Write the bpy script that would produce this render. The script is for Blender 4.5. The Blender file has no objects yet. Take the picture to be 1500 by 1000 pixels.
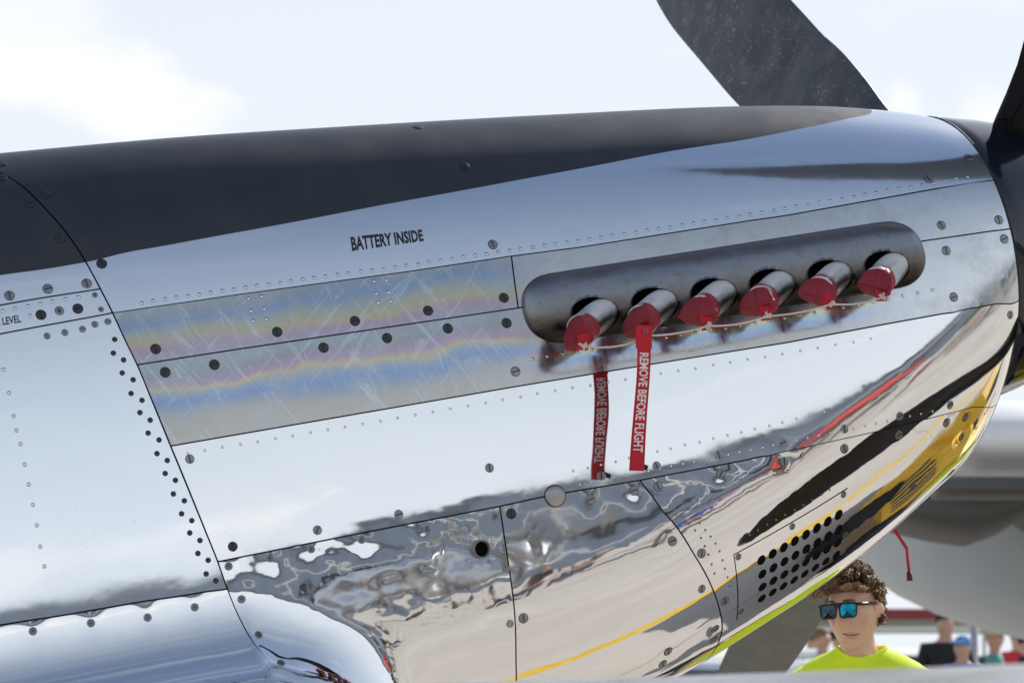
import bpy, bmesh, math, random
import numpy as np
from mathutils import Vector, Matrix, Euler
rng = random.Random(7)
scn = bpy.context.scene
COL = scn.collection
R = math.radians

# ------------------------------------------------------------------ camera
YAW, TILT, DIST, FOC = R(20), R(5.5), 8.0, 113.0
AIM = np.array([0, -.42, 2.35])
FWD = np.array([math.sin(YAW)*math.cos(TILT), math.cos(YAW)*math.cos(TILT), math.sin(TILT)])
RGT = np.array([math.cos(YAW), -math.sin(YAW), 0.0])
UPV = np.cross(RGT, FWD)
CAM = AIM - DIST*FWD
FP = 1500*FOC/36.0
cam_d = bpy.data.cameras.new('camera'); cam = bpy.data.objects.new('camera', cam_d); COL.objects.link(cam)
cam_d.lens = FOC; cam_d.sensor_width = 36; cam_d.clip_start = .1; cam_d.clip_end = 3000
cam.matrix_world = Matrix(((RGT[0], UPV[0], -FWD[0], CAM[0]), (RGT[1], UPV[1], -FWD[1], CAM[1]), (RGT[2], UPV[2], -FWD[2], CAM[2]), (0, 0, 0, 1)))
cam_d.dof.use_dof = True; cam_d.dof.focus_distance = 8.1; cam_d.dof.aperture_fstop = 7.1
scn.camera = cam

# ------------------------------------------------------------------ light
SUN_EL, SUN_AZ = R(40), R(56)          # azimuth measured from +Y towards +X
sun_dir = Vector((math.sin(SUN_AZ)*math.cos(SUN_EL), math.cos(SUN_AZ)*math.cos(SUN_EL), math.sin(SUN_EL)))
sl = bpy.data.lights.new('sun', 'SUN'); sl.energy = 4.0; sl.angle = R(.53); sl.color = (1, .95, .88)
so = bpy.data.objects.new('sun', sl); COL.objects.link(so); so.location = (0, 20, 40)
so.rotation_euler = sun_dir.to_track_quat('Z', 'Y').to_euler()
scn.view_settings.view_transform = 'Standard'; scn.view_settings.look = 'None'
scn.view_settings.gamma = 1; scn.view_settings.use_curve_mapping = False
scn.view_settings.exposure = .25

class NT:
    """small node-tree builder"""
    def __init__(s, tree): s.t = tree; s.n = tree.nodes; s.l = tree.links
    def add(s, typ, props=None, **ins):
        nd = s.n.new(typ)
        for k, v in (props or {}).items(): setattr(nd, k, v)
        for k, v in ins.items(): s.put(nd, k, v)
        return nd
    def put(s, nd, k, v):
        key = int(k[1:]) if k[0] == 'i' and k[1:].isdigit() else k.replace('_', ' ')
        sock = nd.inputs[key]
        if isinstance(v, bpy.types.NodeSocket): s.l.new(v, sock)
        else: sock.default_value = v
    def math(s, op, a, b=0.0, clamp=False):
        return s.add('ShaderNodeMath', dict(operation=op, use_clamp=clamp), i0=a, i1=b).outputs[0]
    def mix(s, f, a, b, mode='MIX'):
        nd = s.n.new('ShaderNodeMix'); nd.data_type = 'RGBA'; nd.blend_type = mode
        for i, v in ((0, f), (6, a), (7, b)):
            if isinstance(v, bpy.types.NodeSocket): s.l.new(v, nd.inputs[i])
            else: nd.inputs[i].default_value = v
        return nd.outputs[2]
    def ramp(s, f, stops, interp='LINEAR'):
        nd = s.n.new('ShaderNodeValToRGB'); cr = nd.color_ramp; cr.interpolation = interp
        while len(cr.elements) < len(stops): cr.elements.new(.5)
        for e, (p, c) in zip(cr.elements, stops):
            e.position = p; e.color = (c[0], c[1], c[2], 1) if not isinstance(c, (int, float)) else (c, c, c, 1)
        s.l.new(f, nd.inputs[0]); return nd.outputs[0]
    def noise(s, vec, scale, detail=3, rough=.5, dist=0.0):
        return s.add('ShaderNodeTexNoise', Vector=vec, Scale=scale, Detail=detail, Roughness=rough, Distortion=dist).outputs[0]
    def mapping(s, vec, loc=(0, 0, 0), rot=(0, 0, 0), scale=(1, 1, 1)):
        return s.add('ShaderNodeMapping', Vector=vec, Location=loc, Rotation=rot, Scale=scale).outputs[0]
    def range(s, v, a, b, c=0.0, d=1.0, kind='SMOOTHSTEP'):
        nd = s.n.new('ShaderNodeMapRange'); nd.interpolation_type = kind
        for i, x in enumerate((v, a, b, c, d)):
            if isinstance(x, bpy.types.NodeSocket): s.l.new(x, nd.inputs[i])
            else: nd.inputs[i].default_value = x
        return nd.outputs[0]

W = bpy.data.worlds.new('World'); scn.world = W; W.use_nodes = True
nt = NT(W.node_tree); nt.n.clear()
sky = nt.add('ShaderNodeTexSky', dict(sky_type='NISHITA', sun_disc=False, sun_elevation=SUN_EL, sun_rotation=SUN_AZ, altitude=100, air_density=1.15, dust_density=.7, ozone_density=2.0))
tc = nt.add('ShaderNodeTexCoord')
sep = nt.add('ShaderNodeSeparateXYZ', Vector=tc.outputs['Generated'])
zz = sep.outputs[2]
haze = nt.range(zz, 1.0, .05, .06, .96)
skyc = nt.mix(haze, sky.outputs[0], (7.25, 7.75, 8.25, 1))
mp = nt.mapping(tc.outputs['Generated'], scale=(1, 1, 1.9))
n1 = nt.noise(mp, 7.5, 6, .58)
n1 = nt.math('ADD', n1, nt.range(zz, .10, .02, -.05, .12))
for az_, el_, rad_, amp in ((9.9, 10.6, 1.9, .22), (11.6, 10.2, 2.2, .22), (13.4, 9.6, 1.9, .20), (15.0, 9.2, 1.3, .14), (8.8, 9.6, 1.6, .18), (27.0, 9.7, .8, .2), (28.6, 9.4, 1.2, .2), (205, 9, 7, .12), (170, 12, 8, .12), (128, 10, 7, .12)):
    cdir = (math.sin(R(az_))*math.cos(R(el_)), math.cos(R(az_))*math.cos(R(el_)), math.sin(R(el_)))
    dd = nt.add('ShaderNodeVectorMath', dict(operation='DISTANCE'), i0=tc.outputs['Generated'], i1=cdir).outputs['Value']
    n1 = nt.math('ADD', n1, nt.range(dd, R(rad_), 0, 0, amp))
band = nt.math('MULTIPLY', nt.range(zz, .28, .14, 0, 1), nt.range(zz, -.02, .02, 0, 1))
cum = nt.math('MULTIPLY', nt.range(n1, .55, .69, 0, 1), band)
mp2 = nt.mapping(tc.outputs['Generated'], rot=(.2, .1, .5), scale=(1.2, 3.4, 4.5))
cir = nt.math('MULTIPLY', nt.range(nt.noise(mp2, 2.3, 7, .6, .4), .5, .78, 0, .2), nt.range(zz, .15, .3, 0, 1))
skyc = nt.mix(cir, skyc, (8.0, 8.6, 9.3, 1))
skyc = nt.mix(cum, skyc, (8.7, 8.7, 8.75, 1))
bg = nt.add('ShaderNodeBackground', Color=skyc, Strength=.10)
nt.l.new(bg.outputs[0], nt.add('ShaderNodeOutputWorld').inputs[0])

# ------------------------------------------------------------------ object helpers
def link(o, parent=None):
    COL.objects.link(o)
    if parent: o.parent = parent
    return o
def tag(o, label=None, cat=None, group=None, kind=None):
    if label: o['label'] = label
    if cat: o['category'] = cat
    if group: o['group'] = group
    if kind: o['kind'] = kind
    return o
def empty(name, loc=(0, 0, 0), rot=(0, 0, 0), label=None, cat=None, group=None):
    o = link(bpy.data.objects.new(name, None)); o.location = loc; o.rotation_euler = rot; o.empty_display_size = .1
    return tag(o, label, cat, group)
def mesh(name, v, f, mats, parent=None, smooth=True, kind=None, mi=None):
    me = bpy.data.meshes.new(name); me.from_pydata([tuple(map(float, p)) for p in v], [], [tuple(map(int, q)) for q in f])
    for m in (mats if isinstance(mats, (list, tuple)) else [mats]): me.materials.append(m)
    if smooth: me.polygons.foreach_set('use_smooth', [True]*len(me.polygons))
    if mi is not None: me.polygons.foreach_set('material_index', mi)
    me.update()
    o = link(bpy.data.objects.new(name, me), parent)
    if kind: o['kind'] = kind
    return o
def from_mesh(name, me, parent=None):
    return link(bpy.data.objects.new(name, me), parent)
class G:
    """collects shapes into one mesh"""
    def __init__(s): s.v = []; s.f = []; s.m = []
    def add(s, v, f, mi=0):
        b = len(s.v); s.v += [tuple(p) for p in v]; s.f += [tuple(i+b for i in q) for q in f]; s.m += [mi]*len(f); return s
    def box(s, c, d, rot=None, mi=0, bev=0):
        x, y, z = d[0]/2, d[1]/2, d[2]/2
        if bev:
            b = bev; v = []
            for (sx, sy, sz) in [(i, j, k) for i in (-1, 1) for j in (-1, 1) for k in (-1, 1)]:
                v += [(sx*x, sy*(y-b), sz*(z-b)), (sx*(x-b), sy*y, sz*(z-b)), (sx*(x-b), sy*(y-b), sz*z)]
            bm = bmesh.new(); vs = [bm.verts.new(p) for p in v]; r = bmesh.ops.convex_hull(bm, input=vs)
            bm.verts.index_update(); vv = [p.co.copy() for p in bm.verts]; ff = [[q.index for q in f.verts] for f in bm.faces]; bm.free()
        else:
            vv = [Vector((i*x, j*y, k*z)) for i in (-1, 1) for j in (-1, 1) for k in (-1, 1)]
            ff = [(0, 1, 3, 2), (4, 6, 7, 5), (0, 4, 5, 1), (2, 3, 7, 6), (0, 2, 6, 4), (1, 5, 7, 3)]
        M = Euler(rot).to_matrix() if rot else Matrix.Identity(3)
        return s.add([M @ p + Vector(c) for p in vv], ff, mi)
    def tube(s, pts, rad, n=10, caps=True, mi=0):
        pts = [Vector(p) for p in pts]; k = len(pts); rad = rad if isinstance(rad, (list, tuple)) else [rad]*k
        v = []; prev = None
        for i, p in enumerate(pts):
            t = (pts[min(i+1, k-1)] - pts[max(i-1, 0)]).normalized()
            a = prev - t*prev.dot(t) if prev else t.orthogonal()
            a.normalize(); prev = a; b = t.cross(a)
            v += [p + (a*math.cos(2*math.pi*j/n) + b*math.sin(2*math.pi*j/n))*rad[i] for j in range(n)]
        f = [(i*n+j, i*n+(j+1) % n, (i+1)*n+(j+1) % n, (i+1)*n+j) for i in range(k-1) for j in range(n)]
        if caps: f += [tuple(range(n))[::-1], tuple((k-1)*n+j for j in range(n))]
        return s.add(v, f, mi)
    def loft(s, rings, closed=True, caps=True, mi=0):
        n = len(rings[0]); v = [p for r in rings for p in r]; k = len(rings)
        f = [(i*n+j, i*n+(j+1) % n, (i+1)*n+(j+1) % n, (i+1)*n+j) for i in range(k-1) for j in range(n if closed else n-1)]
        if caps: f += [tuple(range(n))[::-1], tuple((k-1)*n+j for j in range(n))]
        return s.add(v, f, mi)
    def ell(s, c, r, nu=16, nv=10, mi=0, rot=None):
        M = Euler(rot).to_matrix() if rot else Matrix.Identity(3); v = []
        for i in range(1, nv):
            a = math.pi*i/nv
            v += [M @ Vector((r[0]*math.sin(a)*math.cos(2*math.pi*j/nu), r[1]*math.sin(a)*math.sin(2*math.pi*j/nu), r[2]*math.cos(a))) + Vector(c) for j in range(nu)]
        f = [(i*nu+j, (i+1)*nu+j, (i+1)*nu+(j+1) % nu, i*nu+(j+1) % nu) for i in range(nv-2) for j in range(nu)]
        b = len(v); v += [M @ Vector((0, 0, r[2])) + Vector(c), M @ Vector((0, 0, -r[2])) + Vector(c)]
        f += [(b, j, (j+1) % nu) for j in range(nu)] + [(b+1, (nv-2)*nu+(j+1) % nu, (nv-2)*nu+j) for j in range(nu)]
        return s.add(v, f, mi)
    def obj(s, name, mats, parent=None, smooth=True, kind=None):
        return mesh(name, s.v, s.f, mats, parent, smooth, kind, s.m)

# ------------------------------------------------------------------ materials
def mat(name):
    m = bpy.data.materials.new(name); m.use_nodes = True; t = NT(m.node_tree); t.n.clear()
    b = t.add('ShaderNodeBsdfPrincipled'); o = t.add('ShaderNodeOutputMaterial'); t.l.new(b.outputs[0], o.inputs[0])
    t.b = b; t.tc = t.add('ShaderNodeTexCoord').outputs['Object']
    return m, t
def plain(name, col, rough=.6, metal=0, spec=.5, var=.12, scale=8, coat=0, bump=0, bscale=60):
    m, t = mat(name)
    n = t.noise(t.tc, scale, 5, .6)
    f = t.range(n, .3, .7, 1-var, 1+var, 'LINEAR')
    c = t.mix(1.0, (*col, 1), t.add('ShaderNodeCombineColor', i0=f, i1=f, i2=f).outputs[0], 'MULTIPLY')
    t.put(t.b, 'Base_Color', c); t.put(t.b, 'Roughness', t.range(n, .3, .7, max(0, rough-.06), rough+.06, 'LINEAR'))
    t.put(t.b, 'Metallic', metal); t.put(t.b, 'Specular_IOR_Level', spec); t.put(t.b, 'Coat_Weight', coat)
    if bump:
        bp = t.add('ShaderNodeBump', Strength=1.0, Distance=bump, Height=t.noise(t.tc, bscale, 3)); t.put(t.b, 'Normal', bp.outputs[0])
    return m

def metal(name, col=(.86, .87, .885), rough=.04, waves=(), smear=.0, scr=.3, dust=0.0):
    """polished sheet aluminium: long shallow waves of the sheet, polishing swirls, fine scratches"""
    m, t = mat(name)
    h = None
    for sc, amp, st in waves:
        n = t.noise(t.mapping(t.tc, scale=st), sc, 2, .45, .25)
        x = t.math('MULTIPLY', n, amp); h = x if h is None else t.math('ADD', h, x)
    fine = t.noise(t.mapping(t.tc, rot=(0, .6, 0), scale=(2.5, 40, 40)), 6, 6, .7)
    blot = t.noise(t.tc, 3.2, 6, .62)
    rg = t.math('ADD', t.range(blot, .35, .75, 0, smear, 'LINEAR'), t.math('MULTIPLY', t.range(fine, .5, .75, 0, 1), .05*scr))
    t.put(t.b, 'Roughness', t.math('ADD', rg, rough))
    c = t.mix(t.range(fine, .55, .8, 0, .25*scr), (*col, 1), (col[0]*.8, col[1]*.8, col[2]*.8, 1))
    pits = t.noise(t.tc, 130, 3, .6)
    c = t.mix(t.math('MULTIPLY', t.range(pits, .66, .74, 0, .35), t.range(blot, .45, .65, 0, 1)), c, (.3, .3, .32, 1))
    t.put(t.b, 'Base_Color', c)
    t.put(t.b, 'Metallic', 1.0 - dust)
    if h is not None:
        bp = t.add('ShaderNodeBump', Strength=1.0, Distance=1.0, Height=h); t.put(t.b, 'Normal', bp.outputs[0])
    return m
A0 = (1, 1, 1)
M_top = metal('upper_cowl_aluminium', (.76, .81, .88), .055, [(4, .0014, (1, 1, 1.4)), (18, .00012, A0)], .09, .8, .05)
M_side = metal('side_cowl_aluminium', (.87, .88, .89), .035, [(3.2, .0022, (.8, 1, 1.3)), (11, .0003, A0)], .05, .5)
M_lowa = metal('lower_cowl_aluminium_wavy', (.87, .875, .885), .03, [(4.2, .0042, (1, 1, 1.2)), (9.5, .0013, A0), (21, .00012, A0)], .02, .4)
M_lowb = metal('lower_cowl_aluminium', (.87, .87, .875), .03, [(3.5, .0030, (.9, 1, 1.2)), (10, .0005, A0)], .03, .5)
M_chin = metal('chin_cowl_aluminium', (.87, .87, .875), .02, [(5, .0022, A0), (14, .00035, A0)], .02, .3)
M_rear = metal('rear_fuselage_aluminium', (.83, .865, .91), .035, [(2.6, .0022, (.7, 1, 1.4)), (12, .0002, A0)], .06, .6, .03)
M_fil = metal('fillet_aluminium', (.87, .88, .895), .035, [(4, .0020, (.6, 1, 1.3)), (14, .0003, A0)], .03, .5)
M_wing = metal('wing_aluminium', (.74, .74, .75), .17, [(5, .0010, A0), (20, .0002, A0)], .14, 1.0, .04)
M_dark = plain('dark_gap', (.012, .012, .013), .7)
M_hole = plain('black_inside', (.004, .004, .004), .9, spec=.1)  # flat black: painted shade inside holes, and screen rim
M_fast = plain('steel_fastener', (.26, .26, .27), .34, 1, var=.25, scale=60)
M_fdark = plain('dark_fastener', (.055, .058, .065), .42, .8, var=.3, scale=80)
M_slot = plain('fastener_slot', (.02, .02, .022), .6, .5)
M_riv = plain('bright_rivet', (.75, .77, .80), .16, 1, var=.1, scale=60)
M_stub = None
def black_paint():
    m, t = mat('satin_black_paint')
    n = t.noise(t.tc, 7, 6, .6); sp = t.noise(t.tc, 190, 2, .5)
    c = t.mix(t.range(n, .35, .7), (.007, .010, .017, 1), (.013, .016, .024, 1))
    c = t.mix(t.range(sp, .74, .80, 0, .3), c, (.12, .12, .12, 1))
    t.put(t.b, 'Base_Color', c); t.put(t.b, 'Roughness', t.range(n, .3, .7, .37, .45)); t.put(t.b, 'Specular_IOR_Level', .75)
    bp = t.add('ShaderNodeBump', Strength=1, Distance=1, Height=t.math('ADD', t.math('MULTIPLY', t.noise(t.tc, 3.0, 1), .0005), t.math('MULTIPLY', t.noise(t.tc, 300, 2), .00002)))
    t.put(t.b, 'Normal', bp.outputs[0]); return m
M_black = black_paint()
def stainless():
    """heat-tinted exhaust panel: temper colours follow the exhaust line, wiped and scratched"""
    m, t = mat('heat_tinted_stainless')
    s = t.add('ShaderNodeSeparateXYZ', Vector=t.tc); X, Z = s.outputs[0], s.outputs[2]
    warp = t.noise(t.mapping(t.tc, scale=(1.0, 1, 2.2)), 2.6, 3, .5)
    wipe = t.noise(t.mapping(t.tc, rot=(0, -.45, 0), scale=(9, 4, 1.4)), 5, 5, .65, 1.2)
    # left of the shroud two bands, right of it one band under the stubs
    zl = t.math('ADD', Z, t.math('ADD', t.math('MULTIPLY', t.math('SUBTRACT', warp, .5), .10), t.math('MULTIPLY', t.math('SUBTRACT', wipe, .5), .022)))
    zl = t.math('SUBTRACT', zl, t.math('MULTIPLY', X, -.012))
    rl = t.ramp(t.range(zl, -.12, .22, 0, 1, 'LINEAR'), [(0, (.50, .48, .44)), (.12, (.47, .46, .43)), (.22, (.33, .40, .52)), (.27, (.28, .38, .57)), (.32, (.36, .44, .54)), (.36, (.58, .52, .34)), (.40, (.48, .36, .46)), (.47, (.37, .36, .41)), (.53, (.36, .44, .43)), (.60, (.42, .38, .47)), (.66, (.47, .36, .43)), (.72, (.54, .46, .30)), (.78, (.46, .48, .38)), (.86, (.30, .40, .55)), (.93, (.38, .43, .48)), (1, (.48, .49, .48))])
    zr = t.math('ADD', Z, t.math('MULTIPLY', t.math('SUBTRACT', warp, .5), .05))
    zr = t.math('ADD', zr, t.math('MULTIPLY', t.math('SUBTRACT', wipe, .5), .02))
    rr = t.ramp(t.range(zr, -.12, .22, 0, 1, 'LINEAR'), [(0, (.52, .49, .46)), (.08, (.50, .50, .50)), (.13, (.34, .47, .70)), (.175, (.50, .62, .60)), (.20, (.76, .68, .38)), (.225, (.70, .42, .55)), (.25, (.38, .55, .70)), (.29, (.58, .55, .44)), (.36, (.44, .42, .42)), (.6, (.55, .55, .55)), (1, (.58, .60, .62))])
    col = t.mix(t.range(X, -.05, .18, 0, 1), rl, rr)
    fade = t.math('MULTIPLY', t.range(X, .75, 1.2, 1, 0), t.range(t.noise(t.tc, 4, 4), .25, .5, .85, 1))
    col = t.mix(fade, (.66, .69, .73, 1), col)
    col = t.mix(t.range(t.noise(t.mapping(t.tc, scale=(1, 1, 1.6)), 7, 6, .7), .48, .68, 0, .6), col, t.mix(t.noise(t.tc, 11, 4, .6), (.40, .46, .54, 1), (.55, .54, .50, 1)))
    # wipe marks lift the tint
    rotm = lambda a, sc: t.mapping(t.mapping(t.tc, rot=(0, a, 0)), scale=sc)
    scr = t.noise(rotm(.5, (13, 6, .75)), 3.4, 5, .65, 1.0)
    scr2 = t.noise(rotm(-.85, (11, 6, .6)), 3.7, 5, .65, 1.0); scr3 = t.noise(rotm(.12, (26, 6, 1.6)), 4, 4, .6, .5)
    lift = t.math('MULTIPLY', t.math('MAXIMUM', t.range(scr3, .60, .67, 0, .35), t.math('MAXIMUM', t.range(scr, .57, .635, 0, .45), t.range(scr2, .575, .64, 0, .42))), t.range(X, .1, -.15, .2, 1))
    col = t.mix(lift, col, (.62, .68, .74, 1))
    soot = t.math('MULTIPLY', t.range(t.noise(t.tc, 9, 6, .7), .45, .75, 0, .5), t.range(X, -.35, .25, .15, 1))
    col = t.mix(t.math('MULTIPLY', t.math('MULTIPLY', soot, t.range(Z, -.055, .0, 0, 1)), t.range(X, .5, .9, 1, .25)), col, (.30, .28, .27, 1))
    t.put(t.b, 'Base_Color', col); t.put(t.b, 'Metallic', .92)
    t.put(t.b, 'Roughness', t.math('ADD', t.range(wipe, .3, .7, .10, .22), t.math('MULTIPLY', lift, .1)))
    bp = t.add('ShaderNodeBump', Strength=1, Distance=1, Height=t.math('ADD', t.math('MULTIPLY', t.noise(t.tc, 5, 3), .0022), t.math('MULTIPLY', scr, .00012)))
    t.put(t.b, 'Normal', bp.outputs[0]); return m
M_ss = stainless()
def shroud_mat():
    m, t = mat('sooty_exhaust_shroud')
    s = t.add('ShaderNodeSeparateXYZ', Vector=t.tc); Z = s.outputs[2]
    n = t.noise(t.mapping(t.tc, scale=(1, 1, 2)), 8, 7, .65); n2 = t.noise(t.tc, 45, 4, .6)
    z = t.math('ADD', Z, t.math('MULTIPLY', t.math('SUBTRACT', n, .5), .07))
    c = t.ramp(t.range(z, -.02, .14, 0, 1, 'LINEAR'), [(0, (.012, .011, .010)), (.22, (.05, .042, .036)), (.42, (.15, .135, .125)), (.60, (.25, .255, .27)), (.85, (.28, .30, .335)), (1, (.17, .155, .15))])  # soot at the bottom; blue-grey upper stops paint in reflected sky
    c = t.mix(t.range(n2, .5, .75, 0, .35), c, (.12, .11, .105, 1))
    t.put(t.b, 'Base_Color', c); t.put(t.b, 'Metallic', .85); t.put(t.b, 'Roughness', t.range(n, .3, .7, .24, .38))
    bp = t.add('ShaderNodeBump', Strength=1, Distance=.0006, Height=n2); t.put(t.b, 'Normal', bp.outputs[0]); return m
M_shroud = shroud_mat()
def stub_mat():
    m, t = mat('exhaust_stub_steel')
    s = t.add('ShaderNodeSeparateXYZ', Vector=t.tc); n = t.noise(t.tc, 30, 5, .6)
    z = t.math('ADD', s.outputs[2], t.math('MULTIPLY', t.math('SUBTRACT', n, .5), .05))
    c = t.ramp(t.range(z, -.02, .14, 0, 1, 'LINEAR'), [(0, (.36, .35, .34)), (.20, (.52, .52, .51)), (.45, (.72, .71, .68)), (1, (.80, .79, .76))])  # lit upper side painted in: whiter towards the top
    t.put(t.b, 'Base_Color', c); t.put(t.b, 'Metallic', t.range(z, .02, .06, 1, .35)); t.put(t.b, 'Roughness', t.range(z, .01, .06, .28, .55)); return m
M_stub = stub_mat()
def vinyl():
    m, t = mat('red_vinyl')
    n = t.noise(t.tc, 12, 5, .6)
    t.put(t.b, 'Base_Color', t.mix(n, (.20, .008, .019, 1), (.30, .013, .028, 1))); t.put(t.b, 'Roughness', .58)
    bp = t.add('ShaderNodeBump', Strength=1, Distance=1, Height=t.math('ADD', t.math('MULTIPLY', t.noise(t.tc, 28, 3, .6, .6), .0040), t.math('MULTIPLY', t.noise(t.tc, 500, 1), .00012)))
    t.put(t.b, 'Normal', bp.outputs[0]); return m
M_vinyl = vinyl()
M_web = plain('red_webbing', (.50, .008, .022), .75, bump=.0004, bscale=900, var=.08)
M_cord = plain('white_cord', (.62, .58, .54), .8, bump=.0006, bscale=500)
M_white = plain('white_print', (.75, .72, .70), .6, var=.06)
M_ink = plain('black_ink', (.012, .014, .018), .5)
def prop_mat(name, base, speck):
    m, t = mat(name)
    n = t.noise(t.mapping(t.tc, scale=(3, 3, 1)), 4, 6, .62); sp = t.noise(t.tc, 85, 4, .7); ar = t.noise(t.tc, 5, 4, .6)
    c = t.mix(t.range(n, .3, .75), tuple(x*.75 for x in base)+(1,), tuple(x*1.5 for x in base)+(1,))
    c = t.mix(t.math('MULTIPLY', t.range(sp, .585, .68, 0, .85), t.range(ar, .42, .6, .1, 1)), c, speck)
    dust = t.noise(t.mapping(t.tc, rot=(.3, 0, .4), scale=(6, 6, 1.5)), 3, 6, .7)
    c = t.mix(t.range(dust, .5, .8, 0, .3), c, (.30, .27, .25, 1))
    t.put(t.b, 'Base_Color', c); t.put(t.b, 'Roughness', .48); return m
M_blade = prop_mat('worn_black_blade', (.060, .064, .073), (.44, .38, .33, 1))
M_blade2 = plain('gloss_black_blade', (.003, .004, .007), .16, spec=.14, var=.2)
M_spin = plain('gloss_navy_spinner', (.004, .007, .014), .09, coat=.5, var=.2)
M_gblade = plain('grey_blade', (.13, .135, .135), .5, .2, var=.2, scale=14)

# ------------------------------------------------------------------ aircraft body: cross-sections along the nose (aircraft frame, x forward, z up)
AP = R(10.5); O = np.array([0, 0, 2.35])
AX = np.array([math.cos(AP), 0, math.sin(AP)]); AZ = np.array([-math.sin(AP), 0, math.cos(AP)])
def to_w(p): p = np.asarray(p, float); return O + p[..., 0:1]*AX + p[..., 1:2]*np.array([0, 1.0, 0]) + p[..., 2:3]*AZ
def to_l(w): w = np.asarray(w, float) - O; return np.stack([w @ AX, w[..., 1], w @ AZ], -1)
def to_px(w):
    v = np.asarray(w) - CAM; d = v @ FWD
    return np.stack([750 + FP*(v @ RGT)/d, 500 - FP*(v @ UPV)/d], -1)
def ray(p):
    v = FWD + RGT*(p[0]-750)/FP - UPV*(p[1]-500)/FP; return v/np.linalg.norm(v)
def at_d(px, d):            # world point seen at this pixel, d metres along the optical axis
    v = FWD + RGT*(px[0]-750)/FP - UPV*(px[1]-500)/FP; return CAM + v*d
def hermite(xs, ys, q):
    xs, ys = np.array(xs, float), np.array(ys, float); h = np.diff(xs); dl = np.diff(ys)/h
    m = np.empty_like(ys); m[0], m[-1] = dl[0], dl[-1]
    for i in range(1, len(ys)-1):
        m[i] = 0 if dl[i-1]*dl[i] <= 0 else (h[i-1]+h[i])*3/((2*h[i]+h[i-1])/dl[i-1] + (h[i]+2*h[i-1])/dl[i])
    i = np.clip(np.searchsorted(xs, q)-1, 0, len(h)-1); t = (q-xs[i])/h[i]
    return (2*t**3-3*t**2+1)*ys[i] + (t**3-2*t**2+t)*h[i]*m[i] + (-2*t**3+3*t**2)*ys[i+1] + (t**3-t**2)*h[i]*m[i+1]
QX = np.linspace(-3.2, 1.455, 3000)
def table(xs, ys, sig):
    v = hermite(xs, ys, QX); dx = QX[1]-QX[0]; k = int(3*sig/dx); g = np.exp(-.5*(np.arange(-k, k+1)*dx/sig)**2); g /= g.sum()
    pad = np.concatenate([v[0]-(v[1]-v[0])*np.arange(k, 0, -1), v, v[-1]+(v[-1]-v[-2])*np.arange(1, k+1)])
    return np.convolve(pad, g, 'valid')
T_zt = table([-3.2, -1.2, -.69, -.222, .344, .9, 1.14, 1.30, 1.40, 1.455], [.74, .684, .664, .634, .593, .546, .516, .486, .462, .444], .03)
T_zm = table([-3.2, -.98, -.5, .27, .6, 1.0, 1.25, 1.455], [-.71, -.70, -.56, -.49, -.40, -.24, -.10, .04], .07)
T_zb = table([-3.2, -1, -.1, .27, .474, .667, .887, 1.093, 1.235, 1.354, 1.414, 1.455], [-1.05, -1.05, -1.02, -.97, -.916, -.851, -.771, -.676, -.597, -.525, -.455, -.368], .012)
T_w = table([-3.2, -1, 0, .6, 1.0, 1.25, 1.455], [.43, .45, .45, .442, .43, .42, .408], .08)
T_nl = table([-3.2, -1, -.1, .3, .7, 1.0, 1.455], [2.7, 2.7, 2.6, 2.3, 2.1, 2.0, 2.0], .08)
T_n = table([-3.2, -1, 0, .6, 1.0, 1.455], [2.15, 2.15, 2.15, 2.12, 2.1, 2.0], .08)
FR = .255
def FZf(x): return -.475-.20*np.clip((x+.80)/.45, 0, 1)
def fillet(x, z):
    a = np.clip((-.30-x)/.42, 0, 1); a = a*a*(3-2*a)
    d = np.clip(FZf(x)-z, 0, FR*.985); return a*(FR-np.sqrt(FR*FR-d*d))
FIL = 1.0
def S(x, ph):
    """skin point for station x and section angle ph (deg): 90 top, 0 side, -90 bottom, near side is -y"""
    x = np.asarray(x, float); ph = np.asarray(ph, float); p = np.radians(ph)
    zt, zm, zb, w, n, nl = [np.interp(x, QX, t) for t in (T_zt, T_zm, T_zb, T_w, T_n, T_nl)]
    s, c = np.sin(p), np.cos(p); nn = np.where(s > 0, n, nl)
    h = np.where(s > 0, zt-zm, zm-zb)
    z = zm + h*np.sign(s)*np.abs(s)**(2/nn); y = w*np.abs(c)**(2/nn)
    y = y + fillet(x, z)*FIL
    return np.stack([x, -np.sign(c)*y, z], -1)
def NORM(x, ph):
    e = 1e-3; a = S(np.asarray(x)+e, ph)-S(np.asarray(x)-e, ph); b = S(x, np.asarray(ph)+.15)-S(x, np.asarray(ph)-.15)
    n = np.cross(a, b); return n/np.linalg.norm(n, axis=-1, keepdims=True)*np.sign(1)
_sg = np.sign(NORM(0., 0.)[1]); NSIGN = -_sg if _sg != 0 else 1
def N_(x, ph): return NORM(x, ph)*NSIGN          # outward on the near side
GX, GP = np.meshgrid(np.linspace(-1.6, 1.455, 620), np.linspace(-92, 92, 420), indexing='ij')
GPX = to_px(to_w(S(GX, GP)))
_vis = np.einsum('ijk,ijk->ij', N_(GX, GP), np.broadcast_to(to_l(CAM), GP.shape+(3,))-S(GX, GP)) > 0
GPX[~_vis] = 1e6
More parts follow.
